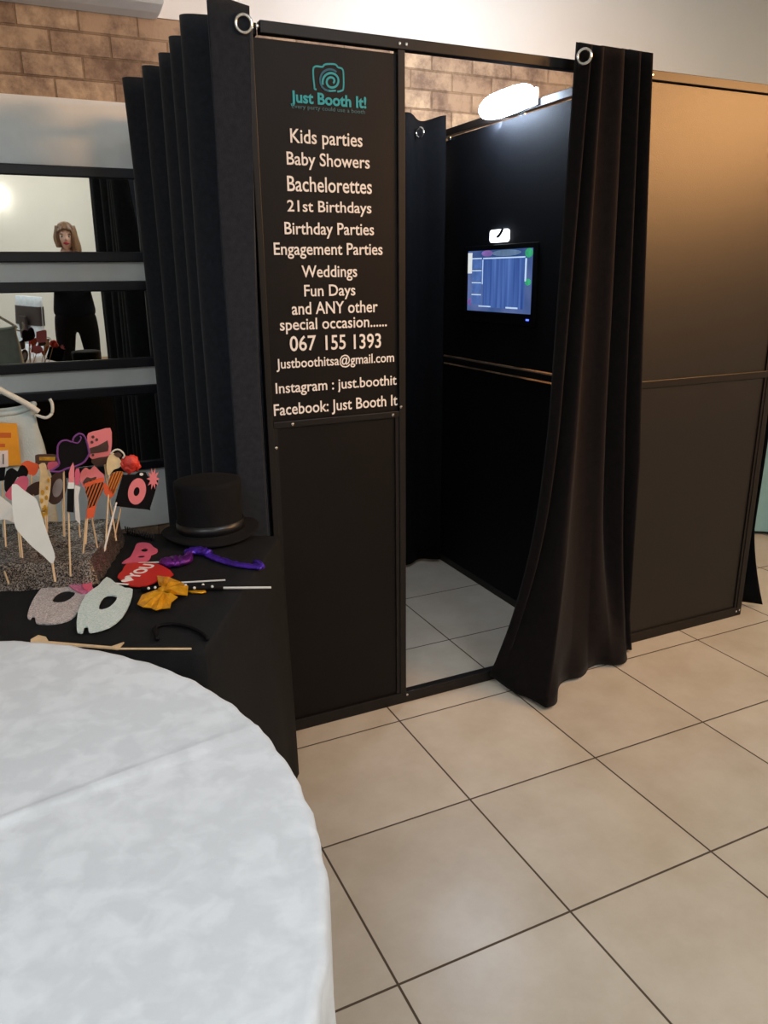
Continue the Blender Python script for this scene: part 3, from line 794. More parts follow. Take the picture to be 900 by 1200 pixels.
# ---- sequin covered block
Af = Vector((-0.452, -0.372)); e1 = Vector((0.325, 0.946)); e2 = Vector((-0.946, 0.325)); BHt = 0.060
c4 = [Af, Af + e1 * 0.30, Af + e1 * 0.30 + e2 * 0.40, Af + e2 * 0.40]
blk = thing('sequin_block', 'low block wrapped in silver sequin cloth with party sticks pushed into it', 'prop holder', (-0.6, -0.12, TT))
bm = B(); NSX, NSY = 36, 30
V = {}
for i in range(NSX + 1):
    for j in range(NSY + 1):
        p = Af + e1 * (0.30 * j / NSY) + e2 * (0.40 * i / NSX)
        V[i, j] = bm.verts.new((p.x, p.y, TT + BHt + 0.006 * noise.noise(Vector((p.x * 25, p.y * 25, 2)))))
for i in range(NSX):
    for j in range(NSY): bm.faces.new((V[i, j], V[i + 1, j], V[i + 1, j + 1], V[i, j + 1]))
part('sequin_top', bm, G_SEQUIN, blk, smooth=True)
edge = [V_ for V_ in []]
bm = B()
per = []
for k in range(40): per.append((c4[0] + (c4[1] - c4[0]) * (k / 40), -e2))
for k in range(40): per.append((c4[1] + (c4[2] - c4[1]) * (k / 40), e1))
for k in range(40): per.append((c4[2] + (c4[3] - c4[2]) * (k / 40), e2))
for k in range(40): per.append((c4[3] + (c4[0] - c4[3]) * (k / 40), -e1))
rings = []
for h in (1.0, 0.75, 0.45, 0.2, 0.0):
    ring = []
    for k, (p, nn) in enumerate(per):
        o_ = (1 - h) * (0.012 + 0.0015 * math.cos(k * 0.9) + 0.005 * noise.noise(Vector((k * 0.35, h * 3, 0))))
        q = p + nn * o_
        top = TT + BHt + 0.006 * noise.noise(Vector((p.x * 25, p.y * 25, 2)))
        ring.append(bm.verts.new((q.x, q.y, TT + 0.001 + (top - TT - 0.001) * h)))
    rings.append(ring)
for a, b in zip(rings, rings[1:]):
    for k in range(len(per)): bm.faces.new((a[k], a[(k + 1) % len(per)], b[(k + 1) % len(per)], b[k]))
part('sequin_skirt', bm, G_SEQUIN2, blk, smooth=True)
BT = TT + BHt

# ---- canvas bag
bag = thing('canvas_gift_bag', 'grey white canvas bag with rope handles and an orange label at left edge', 'bag', (-0.625, 0.098, TT))


def bag_f(s, t):
    a = 2 * PI * s; hw, hd = 0.122, 0.045
    cx = math.copysign(abs(math.cos(a)) ** 0.5, math.cos(a)); cy = math.copysign(abs(math.sin(a)) ** 0.5, math.sin(a))
    k = 1.06 - 0.10 * t + 0.03 * math.sin(5 * t)
    z = TT + 0.001 + 0.335 * t
    return (-0.625 + cx * hw * k + 0.006 * noise.noise(Vector((cx * 3, cy * 3, t * 4))), 0.098 + cy * hd * (1 - 0.45 * t) + 0.006 * noise.noise(Vector((cx * 3, cy * 3, t * 5 + 7))), z + 0.008 * t * math.cos(a * 2))


bm = grid(bag_f, 60, 16); bmesh.ops.remove_doubles(bm, verts=bm.verts[:], dist=0.0001)
part('body', bm, M_BAG, bag, smooth=True, solid=0.003)
bm = B(); tube(bm, [bag_f(k / 40, 0.99) for k in range(40)], 0.007, 8, closed=True); part('rolled_rim', bm, M_BAG, bag, smooth=True)
hpts = smooth_line([(-0.505, 0.06, 1.075), (-0.53, 0.055, 1.098), (-0.575, 0.053, 1.130), (-0.63, 0.053, 1.165), (-0.69, 0.055, 1.12), (-0.72, 0.06, 1.08)])
bm = B(); tube(bm, hpts, 0.0075, 10); part('handle', bm, M_CORD, bag, smooth=True)
bm = B(); tube(bm, smooth_line([(-0.512, 0.07, 1.066), (-0.490, 0.06, 1.058), (-0.474, 0.06, 1.068), (-0.470, 0.062, 1.09), (-0.474, 0.064, 1.105)]), 0.004, 8); part('rope_tail', bm, M_CORD, bag, smooth=True)
lab_loop = [onY(u, v, 0.049) for u, v in ((-22, 495), (20, 497), (25, 545), (-20, 548))]
part('label', plate([lab_loop], (0, 0.012, 0)), M_LABEL, bag)
for (u0, v0, u1, v1) in ((-18, 507, 13, 513), (-18, 520, 6, 524)):
    part('label_print', plate([[onY(u, v, 0.0485) for u, v in ((u0, v0), (u1, v0), (u1, v1), (u0, v1))]], (0, 0.002, 0)), M_LABELMARK, bag)

# ---- top hat
TH = Vector((-0.137, -0.155, TT))
hat = thing('top_hat', 'black felt top hat on the black cloth at the foot of the booth', 'top hat', TH)
tl = Matrix.Rotation(0.0, 3, 'X')
bm = B()
seg = 48; rings = []
for r, z in [(0.0, 0.012), (0.084, 0.010), (0.088, 0.018), (0.120, 0.012), (0.126, 0.016), (0.122, 0.021), (0.092, 0.024), (0.085, 0.034), (0.083, 0.09), (0.086, 0.15), (0.084, 0.160), (0.070, 0.164), (0.0, 0.161)]:
    ring = []
    for k in range(seg):
        a = 2 * PI * k / seg; b = 0.014 * (abs(math.cos(a)) ** 2) * max(0, (r - 0.088) / 0.035) if z < 0.03 else 0
        ring.append(bm.verts.new((max(r, 0.0005) * math.cos(a), max(r, 0.0005) * math.sin(a) * 0.9, z + b - 0.008)))
    rings.append(ring)
for a, b in zip(rings, rings[1:]):
    for k in range(seg): bm.faces.new((a[k], a[(k + 1) % seg], b[(k + 1) % seg], b[k]))
obj('felt_body', bm, M_FELT, hat, smooth=True)
bm = B(); lathe(bm, [(0.0868, 0.020), (0.0868, 0.048)], 48, cap_top=False, cap_bot=False)
for v in bm.verts: v.co.y *= 0.9
obj('hat_band', bm, mat('black satin ribbon', (24, 23, 25), 0.35), hat, smooth=True, solid=0.001)


# ================================================================== PHOTO PROPS ON STICKS
def c1(x, y): return (x / 4.0909, 450 + y / 4.0909)


class Prop:
    """a flat card prop on a stick: outlines surveyed on a vertical plane Y, real thickness"""

    def __init__(s, name, label, base, cat='photo prop', y=None, group='party props on sticks'):
        b = onZ(*c1(*base), BT - 0.002); s.y = b.y if y is None else y; s.base = b
        s.root = thing(name, label, cat, (b.x, b.y, b.z), group)

    def card(s, name, m, pts, holes=(), front=0.0, sm=3, th=0.003):
        lp = [[onY(*c1(*p), s.y - front) for p in (smooth_loop(l, sm) if sm > 1 else l)] for l in (pts, *holes)]
        return part(name, plate(lp, (0, th, 0)), m, s.root)

    def stick(s, top, base=None, m=None, r=0.0019):
        b = s.base if base is None else onZ(*c1(*base), BT - 0.002)
        t = onY(*c1(*top), s.y + 0.006)
        bm = B(); tube(bm, [Vector(b) - Vector((0, 0, 0.02)), t], r, 8); return part('stick', bm, m or M_STICK, s.root)

    def rod(s, name, m, pts, r, front=0.0):
        bm = B(); tube(bm, [onY(*c1(*p), s.y - front) for p in smooth_line(pts)], r, 8); return part(name, bm, m, s.root, smooth=True)


hatc = Prop('cowboy_hat_prop', 'black cowboy hat cutout with purple edge on a stick', (305, 735))
hp = [(240, 418), (262, 405), (283, 385), (276, 345), (277, 300), (292, 276), (318, 270), (345, 277), (355, 255), (380, 238), (404, 250), (418, 285), (428, 335), (405, 372), (368, 392), (320, 405), (285, 420)]
hatc.card('card', M_CARD_K, hp)
hatc.rod('purple_edge', M_PURPLE, hp[:13], 0.0022, 0.001); hatc.rod('purple_edge', M_PURPLE, hp[12:] + [hp[0]], 0.0024, 0.001)
hatc.rod('purple_edge', M_PURPLE, [(345, 277), (372, 283), (388, 262), (384, 250)], 0.0018, 0.002); hatc.stick((305, 400))

gl = Prop('drinking_glass_prop', 'pink drinking glass cutout with dark liquid and bubbles on a stick', (553, 715), y=-0.09)
gl.card('card', M_PINK, [(424, 236), (475, 222), (529, 211), (536, 255), (535, 300), (524, 343), (482, 352), (440, 360), (424, 335), (418, 300), (419, 265)], sm=2)
gl.card('liquid', M_CARD_BROWN, [(430, 308), (470, 296), (516, 270), (521, 300), (518, 322), (470, 330), (434, 334)], front=0.0015, sm=1)
for x, y, r in ((446, 254, 7), (464, 267, 7), (441, 279, 7), (446, 341, 6)): gl.card('bubble', M_CARD_BROWN, ellipse(x, y, r, r, 12), front=0.0015, sm=1)
gl.card('base', M_CARD_BROWN, [(440, 362), (522, 346), (520, 370), (500, 386), (468, 394), (450, 388)], sm=2); gl.stick((500, 380), base=(553, 715))

cm = Prop('camera_prop', 'black camera cutout with a coral lens and flash star on a stick', (492, 768), y=-0.16)
cm.card('card', M_CARD_K, [(586, 446), (596, 436), (650, 434), (662, 424), (700, 424), (708, 442), (748, 458), (757, 470), (720, 594), (708, 602), (560, 586), (551, 574)], sm=2)
cm.card('lens_ring', M_PINK, ellipse(657, 515, 42, 64, 28, 0.22), [ellipse(655, 516, 14, 22, 18, 0.22)], front=0.002, sm=1)
star = [(735 + (46 if k % 2 == 0 else 22) * 0.68 * math.cos(2 * PI * k / 20), 455 + (54 if k % 2 == 0 else 27) * math.sin(2 * PI * k / 20)) for k in range(20)]
cm.card('flash_star', M_PINK, star, front=0.002, sm=1); cm.card('viewfinder', M_CARD_W, ellipse(678, 433, 9, 7, 12), front=0.002, sm=1)
cm.stick((560, 560), m=M_STICK_W, r=0.0024)

rs = Prop('red_rose_prop', 'crumpled red rose between the pink glass and the black camera', (545, 700), y=-0.13)
for k, (x, y, r) in enumerate(((628, 378, 36), (602, 386, 24), (648, 392, 26), (622, 402, 28), (640, 362, 20), (600, 362, 18))):
    q = onY(*c1(x, y), -0.13 + 0.006 * (k % 3)); bm = B(); bmesh.ops.create_icosphere(bm, subdivisions=3, radius=r / 4.09 * 0.0021)
    for v in bm.verts: v.co = v.co * (1 + 0.28 * noise.noise(v.co * 160 + Vector((k, 0, 0)))); v.co.y *= 0.6
    bmesh.ops.translate(bm, vec=q, verts=bm.verts[:]); part('petal', bm, M_ROSE, rs.root, smooth=True)
rs.stick((620, 400))

cone = Prop('striped_cone_prop', 'copper and black striped cone in front of the pink moustache, tip at bottom', (390, 815))
cone.card('card', S_CONE, [(412, 482), (440, 462), (488, 462), (496, 500), (468, 560), (447, 606), (418, 612), (424, 560), (410, 520)], sm=2, th=0.004)
cone.card('red_tip', M_ORANGE, [(416, 600), (462, 580), (450, 640), (414, 646)], sm=1, front=0.002)
cone.card('red_cap', M_ORANGE, [(404, 480), (430, 470), (490, 448), (500, 468), (450, 478), (416, 496)], sm=2, front=0.002); cone.stick((412, 640)); cone.stick((440, 640), base=(468, 780))

con2 = Prop('striped_cone_prop', 'gold and orange striped cone under the cream glass, beside the black camera', (475, 790), y=-0.16)
con2.card('card', S_CONE2, [(520, 470), (540, 428), (580, 420), (590, 432), (560, 500), (548, 528), (525, 520)], sm=2, th=0.004)
con2.card('red_tip', M_ORANGE, [(500, 470), (530, 505), (552, 500), (545, 536), (522, 546), (498, 520)], sm=2); con2.stick((520, 540), base=(530, 600))

fl_ = Prop('champagne_glass_prop', 'cream champagne glass cutout next to the red rose', (500, 760), y=-0.125)
fl_.card('card', M_CREAM, [(517, 356), (540, 330), (572, 356), (584, 386), (566, 404), (545, 412), (520, 440), (510, 400)], sm=3)
fl_.rod('rim', M_CORD, [(530, 335), (548, 318), (570, 315), (590, 330), (596, 345), (588, 356)], 0.0022, 0.001); fl_.card('drink', M_CARD_BROWN, [(545, 338), (566, 328), (584, 340), (572, 354)], front=0.002, sm=2); fl_.stick((525, 430))

ml = Prop('lips_prop', 'pink lips cutout with a dark moustache, left of the cream glass', (383, 830), y=-0.12)
ml.card('card', M_PINK, [(388, 424), (410, 402), (432, 412), (452, 394), (480, 420), (500, 440), (490, 480), (440, 500), (402, 496), (384, 460)], sm=3)
ml.card('moustache', M_CARD_BROWN, [(398, 474), (416, 448), (436, 452), (462, 446), (452, 466), (430, 474), (412, 488)], front=0.002, sm=3); ml.stick((430, 480), base=(400, 800))

ls = Prop('lipstick_prop', 'coral tipped lipstick cutout with black case standing in front of the others', (332, 880))
ls.card('lipstick_tip', M_PINK, [(330, 472), (330, 430), (338, 400), (351, 376), (356, 398), (355, 472)], sm=1); ls.card('collar', M_CARD_W, [(327, 472), (356, 472), (355, 502), (325, 502)], sm=1)
ls.card('case', M_CARD_K, [(323, 502), (356, 502), (354, 616), (321, 612)], sm=1); ls.stick((328, 612))
l2 = Prop('lipstick_prop', 'pink lipstick cutout with white case just right of the black one', (383, 742))
l2.card('lipstick_tip', M_HOT, [(360, 484), (358, 430), (364, 408), (378, 404), (384, 430), (380, 484)], sm=1); l2.card('case', M_CARD_W, [(358, 484), (386, 494), (376, 540), (386, 676), (362, 650), (356, 540)], sm=1); l2.stick((378, 670))

ring = Prop('magnifying_glass_prop', 'dark brown ring cutout like a magnifying glass under the cowboy hat', (303, 760), y=-0.06)
ring.card('card', M_CARD_BROWN, ellipse(272, 500, 46, 80, 28, 0.25), [ellipse(277, 498, 24, 46, 20, 0.25)], sm=1); ring.card('glass', mat('grey lens film', (176, 160, 158), 0.4), ellipse(277, 498, 25, 47, 20, 0.25), front=-0.001, sm=1, th=0.0015); ring.stick((300, 560))

bt = Prop('champagne_bottle_prop', 'cream and gold champagne bottle cutout rising over the white feather', (222, 735), y=-0.1)
bt.card('card', M_CREAM, [(186, 388), (216, 380), (226, 412), (232, 440), (244, 456), (240, 520), (228, 580), (214, 620), (198, 600), (188, 540), (190, 470), (194, 420)], sm=2)
for x, y, r in ((204, 520, 10), (222, 545, 9), (200, 560, 9), (216, 590, 8), (225, 500, 7), (232, 462, 8), (206, 600, 6)): bt.card('gold_spot', M_GOLDCARD, ellipse(x, y, r * 0.8, r * 1.3, 10), front=0.002, sm=1)
bt.card('cork', M_GOLDCARD, [(196, 612), (232, 590), (224, 650), (204, 640)], sm=1); bt.stick((216, 620))
gh = Prop('gold_band_hat_prop', 'small dark hat cutout with a bright gold band above the champagne bottle', (222, 722), y=-0.04)
gh.card('card', M_CARD_BROWN, [(168, 352), (182, 338), (262, 338), (280, 352), (276, 392), (240, 410), (180, 404)], sm=2); gh.card('gold_band', M_GOLDCARD, [(188, 350), (265, 350), (263, 368), (188, 366)], front=0.002, sm=1)
gh.card('rose_trim', M_HOT, [(232, 376), (272, 372), (280, 398), (256, 414), (228, 408)], front=0.0015, sm=2); gh.stick((222, 400))
ol = Prop('orange_lips_prop', 'orange lips cutout left of the champagne bottle', (150, 735), y=-0.05)
ol.card('card', M_ORANGE, [(100, 388), (130, 368), (160, 378), (184, 388), (180, 420), (160, 440), (130, 430), (104, 414)], sm=3); ol.stick((150, 420))
bw = Prop('bow_glasses_prop', 'black bow cutout over a rose pink tongue at far left', (98, 862), y=-0.14)
bw.card('card', M_CARD_K, [(30, 420), (60, 404), (84, 420), (96, 394), (118, 392), (136, 420), (126, 446), (100, 450), (84, 446), (70, 470), (30, 520), (20, 480)], sm=2)
bw.card('tongue', M_HOT, [(72, 470), (96, 444), (132, 446), (136, 480), (118, 520), (84, 540), (60, 560), (28, 540), (30, 520)], front=0.002, sm=2); bw.stick((75, 560)); bw.stick((82, 560), base=(108, 866))
lf = Prop('brown_leaf_prop', 'dark brown leaf cutout behind the white feather', (150, 760), y=-0.08)
lf.card('card', M_CARD_BROWN, [(122, 510), (150, 482), (190, 468), (196, 500), (186, 530), (150, 534)], sm=2); lf.stick((160, 520))
fe = Prop('white_feather_prop', 'large white feather cutout leaning to the right on a short stick', (258, 905))
fe.card('card', M_CARD_W, [(56, 495), (68, 482), (84, 484), (112, 508), (146, 532), (172, 550), (188, 590), (206, 650), (236, 740), (262, 815), (260, 846), (246, 860), (205, 822), (150, 776), (98, 720), (72, 680), (60, 610)], sm=3)
fe.stick((250, 850), r=0.0024)
wp = Prop('white_paddle_prop', 'white rounded paddle cutout at the very left edge of the block', (12, 725), y=-0.15)
wp.card('card', M_CARD_W, [(-60, 540), (-10, 534), (30, 560), (62, 590), (74, 640), (66, 664), (30, 650), (-20, 652), (-70, 640)], sm=3); wp.stick((12, 645), m=M_STICK_W)
tg = Prop('tag_prop', 'small pale tag cutout with black foot in front of the canvas bag', (25, 800), y=-0.08)
tg.card('card', mat('pale pink card', (226, 206, 196), 0.7), [(-10, 322), (38, 318), (40, 396), (-10, 400)], sm=1); tg.card('black_foot', M_CARD_K, [(-4, 402), (26, 400), (22, 462), (-2, 466)], sm=1); tg.card('black_line', M_CARD_K, [(14, 336), (18, 336), (18, 384), (14, 384)], front=0.002, sm=1); tg.stick((10, 460))
sk = Prop('plain_stick', 'bare wooden stick leaning at the left edge of the sequin block', (35, 915), cat='stick', y=-0.20)
sk.stick((-12, 800))


# ================================================================== PROPS LYING ON THE BLACK CLOTH
def lay(pts, z): return [onZ(u, v, z) for u, v in pts]


def c4p(x, y): return (x / 2.5714, 600 + y / 2.5714)


def c5p(x, y): return (100 + x / 3.913, 620 + y / 3.913)


def flat(name, m, f, pts, holes=(), z=None, th=0.003, parent=None, sm=3):
    z = TT + 0.001 if z is None else z
    lp = [[onZ(*f(*p), z) for p in (smooth_loop(l, sm) if sm > 1 else l)] for l in (pts, *holes)]
    bm = plate(lp, (0, 0, th))
    return part(name, bm, m, parent)


def laid_stick(parent, a, b, z=None, r=0.0020, m=None):
    z = TT + 0.0035 if z is None else z
    bm = B(); tube(bm, [onZ(*a, z), onZ(*b, z)], r, 8); return part('stick', bm, m or M_STICK_W, parent)


mk = thing('eye_mask', 'silver glitter eye mask with a pink corner, lying before the sequin block', 'mask', onZ(70, 705, TT), 'party props on the cloth')
flat('card', G_SILVER, c4p, [(83, 318), (96, 276), (126, 232), (165, 206), (205, 192), (235, 196), (262, 222), (270, 240), (245, 290), (215, 325), (170, 339), (124, 340), (109, 336), (106, 320), (97, 318), (92, 326)], [[(158, 272), (172, 250), (200, 240), (227, 246), (214, 264), (186, 276)]], parent=mk)
flat('pink_corner', G_PINK, c4p, [(178, 204), (236, 174), (282, 234), (262, 246), (236, 244), (205, 222)], z=TT + 0.0045, parent=mk, sm=2)
flat('rose_dot', M_HOT, c4p, ellipse(263, 220, 15, 17, 14), z=TT + 0.008, th=0.002, parent=mk, sm=1)
mk2 = thing('eye_mask', 'white iridescent eye mask with one dark eye hole, right of the silver one', 'mask', onZ(125, 710, TT), 'party props on the cloth')
flat('card', G_WHITE, c4p, [(232, 358), (235, 305), (260, 252), (296, 226), (322, 199), (346, 215), (378, 232), (400, 236), (392, 276), (368, 320), (330, 350), (284, 364), (268, 364), (266, 350), (254, 350), (250, 366), (238, 366)], [[(298, 296), (306, 268), (324, 254), (354, 258), (342, 280), (322, 294)]], z=TT + 0.005, parent=mk2, sm=2)
pk = thing('poodle_prop', 'pink curly cutout with two dark holes lying behind the red sign', 'photo prop', onZ(165, 650, TT), 'party props on the cloth')
flat('card', M_HOT, c5p, [(168, 160), (205, 134), (216, 116), (226, 96), (236, 72), (262, 66), (296, 70), (312, 86), (332, 98), (326, 112), (302, 122), (292, 144), (240, 158)], [ellipse(271, 100, 16, 9, 10), ellipse(256, 130, 18, 6, 10)], parent=pk, sm=2)
laid_stick(pk, c5p(245, 156), c5p(396, 150))
rd = thing('red_heart_sign', 'red cutout sign with white I heart YOU lettering on its side', 'sign', onZ(165, 675, TT), 'party props on the cloth')
rcard = flat('card', M_RED, c5p, [(148, 226), (170, 196), (192, 162), (250, 160), (312, 160), (360, 176), (404, 212), (340, 238), (280, 262), (208, 264)], z=TT + 0.006, parent=rd, sm=2)
a = onZ(*c5p(192, 256), TT + 0.009); b = onZ(*c5p(322, 164), TT + 0.009); d = (b - a); L_ = d.length; d.normalize(); nrm = Vector((0, 0, 1)).cross(d)
me = text_mesh('I   YOU', 0.03, 0.001); xs = [v.co.x for v in me.vertices]; xm, xM = min(xs), max(xs)
pr = Vector(rd.location) + Vector(rcard.location)
for v in me.vertices:
    x, y, z = v.co; p = a + d * ((x - xm) / (xM - xm) * L_) + nrm * ((y - 0.0) * 0.042) + Vector((0, 0, z * 0.4)); v.co = p - pr
me.name = 'sign_lettering'; link('sign_lettering', me, M_WHITE_LETTER, rcard)
hc = a + d * (L_ * 0.22) + nrm * 0.015; hh_ = []
for k in range(24):
    t = 2 * PI * k / 24; hx = 16 * math.sin(t) ** 3; hy = 13 * math.cos(t) - 5 * math.cos(2 * t) - 2 * math.cos(3 * t) - math.cos(4 * t)
    hh_.append(hc + d * (hx * 0.0009) + nrm * (hy * 0.0009))
part('sign_heart', plate([hh_], (0, 0, 0.001)), M_WHITE_LETTER, rcard)


def ribbon(bm, pts, w, h=0.004, wav=0.0):
    """a fabric strip lying along ground points: flattened tube with crinkles"""
    pts = [Vector(p) for p in pts]; n = len(pts); rings = []
    for i, p in enumerate(pts):
        t = (pts[min(n - 1, i + 1)] - pts[max(0, i - 1)]).normalized(); s = Vector((0, 0, 1)).cross(t).normalized()
        ww = w[i] if isinstance(w, (list, tuple)) else w; ring = []
        for k in range(12):
            a_ = 2 * PI * k / 12; wob = wav * noise.noise(Vector((i * 0.7, k * 1.3, 3)))
            ring.append(bm.verts.new(p + s * (ww * math.cos(a_)) + Vector((0, 0, max(-p.z + TT + 0.001, h * math.sin(a_) + wob + h)))))
        rings.append(ring)
    for a_, b_ in zip(rings, rings[1:]):
        for k in range(12): bm.faces.new((a_[k], a_[(k + 1) % 12], b_[(k + 1) % 12], b_[k]))
    bm.faces.new(rings[0][::-1]); bm.faces.new(rings[-1]); return bm


pu = thing('purple_bow_tie', 'shiny purple bow tie with its strap stretched towards the booth', 'bow tie', onZ(225, 662, TT), 'party props on the cloth')
bm = B(); ribbon(bm, [onZ(*c5p(*p), TT) for p in smooth_line([(360, 182), (395, 168), (430, 165), (465, 160), (480, 140)], 5)], [0.012, 0.018, 0.023, 0.026, 0.027, 0.027, 0.026, 0.027, 0.028, 0.027, 0.026, 0.024, 0.022, 0.020, 0.018, 0.016, 0.014, 0.012, 0.010, 0.009, 0.009], 0.010, 0.008); part('bow_wing', bm, M_VIOLETFOIL, pu, smooth=True)
bm = B(); ribbon(bm, [onZ(*c5p(*p), TT) for p in smooth_line([(462, 132), (500, 116), (540, 118), (570, 128)], 5)], [0.008, 0.010, 0.012, 0.014, 0.016, 0.017, 0.017, 0.017, 0.017, 0.016, 0.016, 0.015, 0.014, 0.013, 0.012, 0.011], 0.009, 0.006); part('bow_knot', bm, M_PURPLEFOIL, pu, smooth=True)
bm = B(); ribbon(bm, [onZ(*c5p(*p), TT) for p in smooth_line([(565, 128), (620, 150), (700, 172), (760, 180), (812, 184)], 6)], 0.012, 0.005, 0.004); part('strap', bm, M_PURPLEFOIL, pu, smooth=True)
bm = B(); ribbon(bm, [onZ(*c5p(*p), TT) for p in ((778, 160), (800, 166), (814, 186))], 0.006, 0.006, 0.002); part('clasp', bm, M_PURPLEFOIL, pu, smooth=True)
gb = thing('gold_bow_tie', 'crinkled gold bow tie lying in front of the red sign', 'bow tie', onZ(185, 702, TT), 'party props on the cloth')


def bow(name, f, cx, pts, m, parent, hgt):
    """a pleated bow wing fanning from a knot"""
    bm = B(); k0 = onZ(*f(*cx), TT + 0.008); n = len(pts); top = []
    for i, p in enumerate(pts): top.append(bm.verts.new(onZ(*f(*p), TT + 0.002) + Vector((0, 0, hgt * (1 + 0.6 * (i % 2))))))
    mid = [bm.verts.new(k0.lerp(t.co, 0.5) + Vector((0, 0, hgt * (1.2 if i % 2 else 0.5)))) for i, t in enumerate(top)]
    kn = [bm.verts.new(k0 + Vector((0.003 * math.cos(i), 0.003 * math.sin(i), hgt))) for i in range(n)]
    for i in range(n - 1):
        bm.faces.new((kn[i], kn[i + 1], mid[i + 1], mid[i])); bm.faces.new((mid[i], mid[i + 1], top[i + 1], top[i]))
    return part(name, bm, m, parent, solid=0.002)


bow('bow_wing', c5p, (362, 306), [(330, 290), (262, 322), (240, 358), (268, 378), (300, 374), (325, 392), (352, 378), (390, 382), (395, 350), (425, 332), (385, 312)], M_GOLDBOW, gb, 0.006)
bow('bow_wing', c5p, (368, 292), [(345, 290), (335, 262), (330, 228), (360, 240), (385, 234), (405, 252), (440, 258), (474, 285), (470, 318), (430, 322), (395, 312)], M_GOLDBOW, gb, 0.007)
bm = B(); ribbon(bm, [onZ(*c5p(*p), TT) for p in ((345, 306), (362, 300), (384, 294))], 0.010, 0.009, 0.003); part('bow_knot', bm, M_GOLDBOW, gb, smooth=True)
bm = B(); ribbon(bm, [onZ(*c5p(*p), TT) for p in ((470, 288), (500, 294), (535, 296), (550, 292))], 0.006, 0.003, 0.002); part('strap', bm, M_GOLDBOW, gb, smooth=True)
pd = thing('spotted_straw', 'black straw with white dots on a white stick beside the gold bow tie', 'straw', onZ(235, 687, TT), 'party props on the cloth')
bm = B(); tube(bm, [onZ(*c5p(258, 276), TT + 0.008), onZ(*c5p(632, 268), TT + 0.008)], 0.006, 10); part('straw', bm, M_CARD_K, pd, smooth=True)
for x, y in ((290, 276), (320, 272), (460, 262), (500, 274), (540, 260), (582, 268)):
    q = onZ(*c5p(x, y - 4), TT + 0.013); bm = B(); bmesh.ops.create_uvsphere(bm, u_segments=10, v_segments=6, radius=0.0032); bmesh.ops.translate(bm, vec=q, verts=bm.verts[:]); part('dot', bm, M_CARD_W, pd, smooth=True)
laid_stick(pd, c5p(625, 270), c5p(852, 268), TT + 0.006, 0.0026)
st = tag(thing('paper_stick', 'x', 'stick', onZ(235, 680, TT)), 'white stick lying between the purple bow tie and the spotted straw', 'stick', 'party props on the cloth'); laid_stick(st, c5p(410, 247), c5p(642, 234))
ar = thing('wooden_arrow', 'pale wooden arrow on a thin stick at the edge of the white tablecloth', 'arrow', onZ(140, 758, TT), 'party props on the cloth')
flat('shaft', M_STICK, c5p, [(-250, 512), (-215, 492), (-180, 500), (-168, 520), (0, 534), (120, 544), (178, 524), (150, 556), (120, 552), (0, 542), (-160, 534), (-250, 530)], parent=ar, sm=1)
laid_stick(ar, c5p(140, 549), c5p(486, 549), m=M_STICK)
cb = thing('spring_hair_comb', 'dark ribbed comb spring between the sequin block and the top hat', 'hair comb', onZ(162, 624, TT), 'party props on the cloth')
pts = [onZ(147, 621, TT + 0.011).lerp(onZ(180, 630, TT + 0.011), k / 96) + Vector((0, 0.009 * math.sin(k * PI / 4), 0.009 * math.cos(k * PI / 4))) for k in range(97)]
bm = B(); tube(bm, pts, 0.0018, 6); part('coil', bm, mat('dark grey wire', (58, 52, 54), 0.4, 0.6), cb, smooth=True)
ft = thing('black_feather_band', 'thin black looped band lying near the front edge of the black cloth', 'hair band', onZ(225, 745, TT), 'party props on the cloth')
bm = B(); tube(bm, [onZ(*c5p(*p), TT + 0.005) for p in smooth_line([(330, 505), (325, 450), (400, 435), (480, 450), (540, 480), (560, 505)])], 0.004, 8); part('loop', bm, M_CARD_K, ft, smooth=True)

# ================================================================== RIGHT EDGE: covered table beyond the booth
sd = thing('side_table', 'low table under a pale aqua cloth, just visible past the booth\'s right end', 'table', (3.42, 0.95, 0))


def aqua(s, t):
    a_ = 2 * PI * s; r = 0.42 + 0.03 * t + 0.018 * t * math.cos(a_ * 14)
    return (r * math.cos(a_), r * math.sin(a_), 0.62 - 0.60 * t)


bm = grid(aqua, 120, 8); bmesh.ops.remove_doubles(bm, verts=bm.verts[:], dist=0.0001); obj('cloth_fall', bm, mat('pale aqua cloth', (150, 190, 190), 0.8, nz=0.05), sd, smooth=True)
bm = B(); lathe(bm, [(0.42, 0.60), (0.42, 0.622)], 60); obj('tabletop', bm, MATS['pale aqua cloth'], sd)
for k in range(4):
    bm = B(); x, y = 0.3 * math.cos(k * PI / 2), 0.3 * math.sin(k * PI / 2); tube(bm, [(x, y, 0), (x, y, 0.6)], 0.014, 8); obj('leg', bm, M_STEEL, sd)

# ================================================================== BEHIND THE CAMERA (seen in the mirrors)
wl = thing('wall_light', 'round white wall light glowing at the left of the topmost mirror', 'wall light', (-0.50, Y0 + 0.02, 2.02))
bm = B(); bmesh.ops.create_uvsphere(bm, u_segments=24, v_segments=12, radius=0.13)
for v in bm.verts: v.co.y *= 0.5
bmesh.ops.translate(bm, vec=(0, 0.06, 0), verts=bm.verts[:]); obj('globe', bm, mat('lit globe', (255, 250, 240), 0.5, emit=5), wl, smooth=True)
bm = B(); lathe(bm, [(0.07, 0), (0.07, 0.03)], 24, (0, -0.015, 0), Matrix.Rotation(-PI / 2, 3, 'X')); obj('wall_plate', bm, M_CHROME, wl)


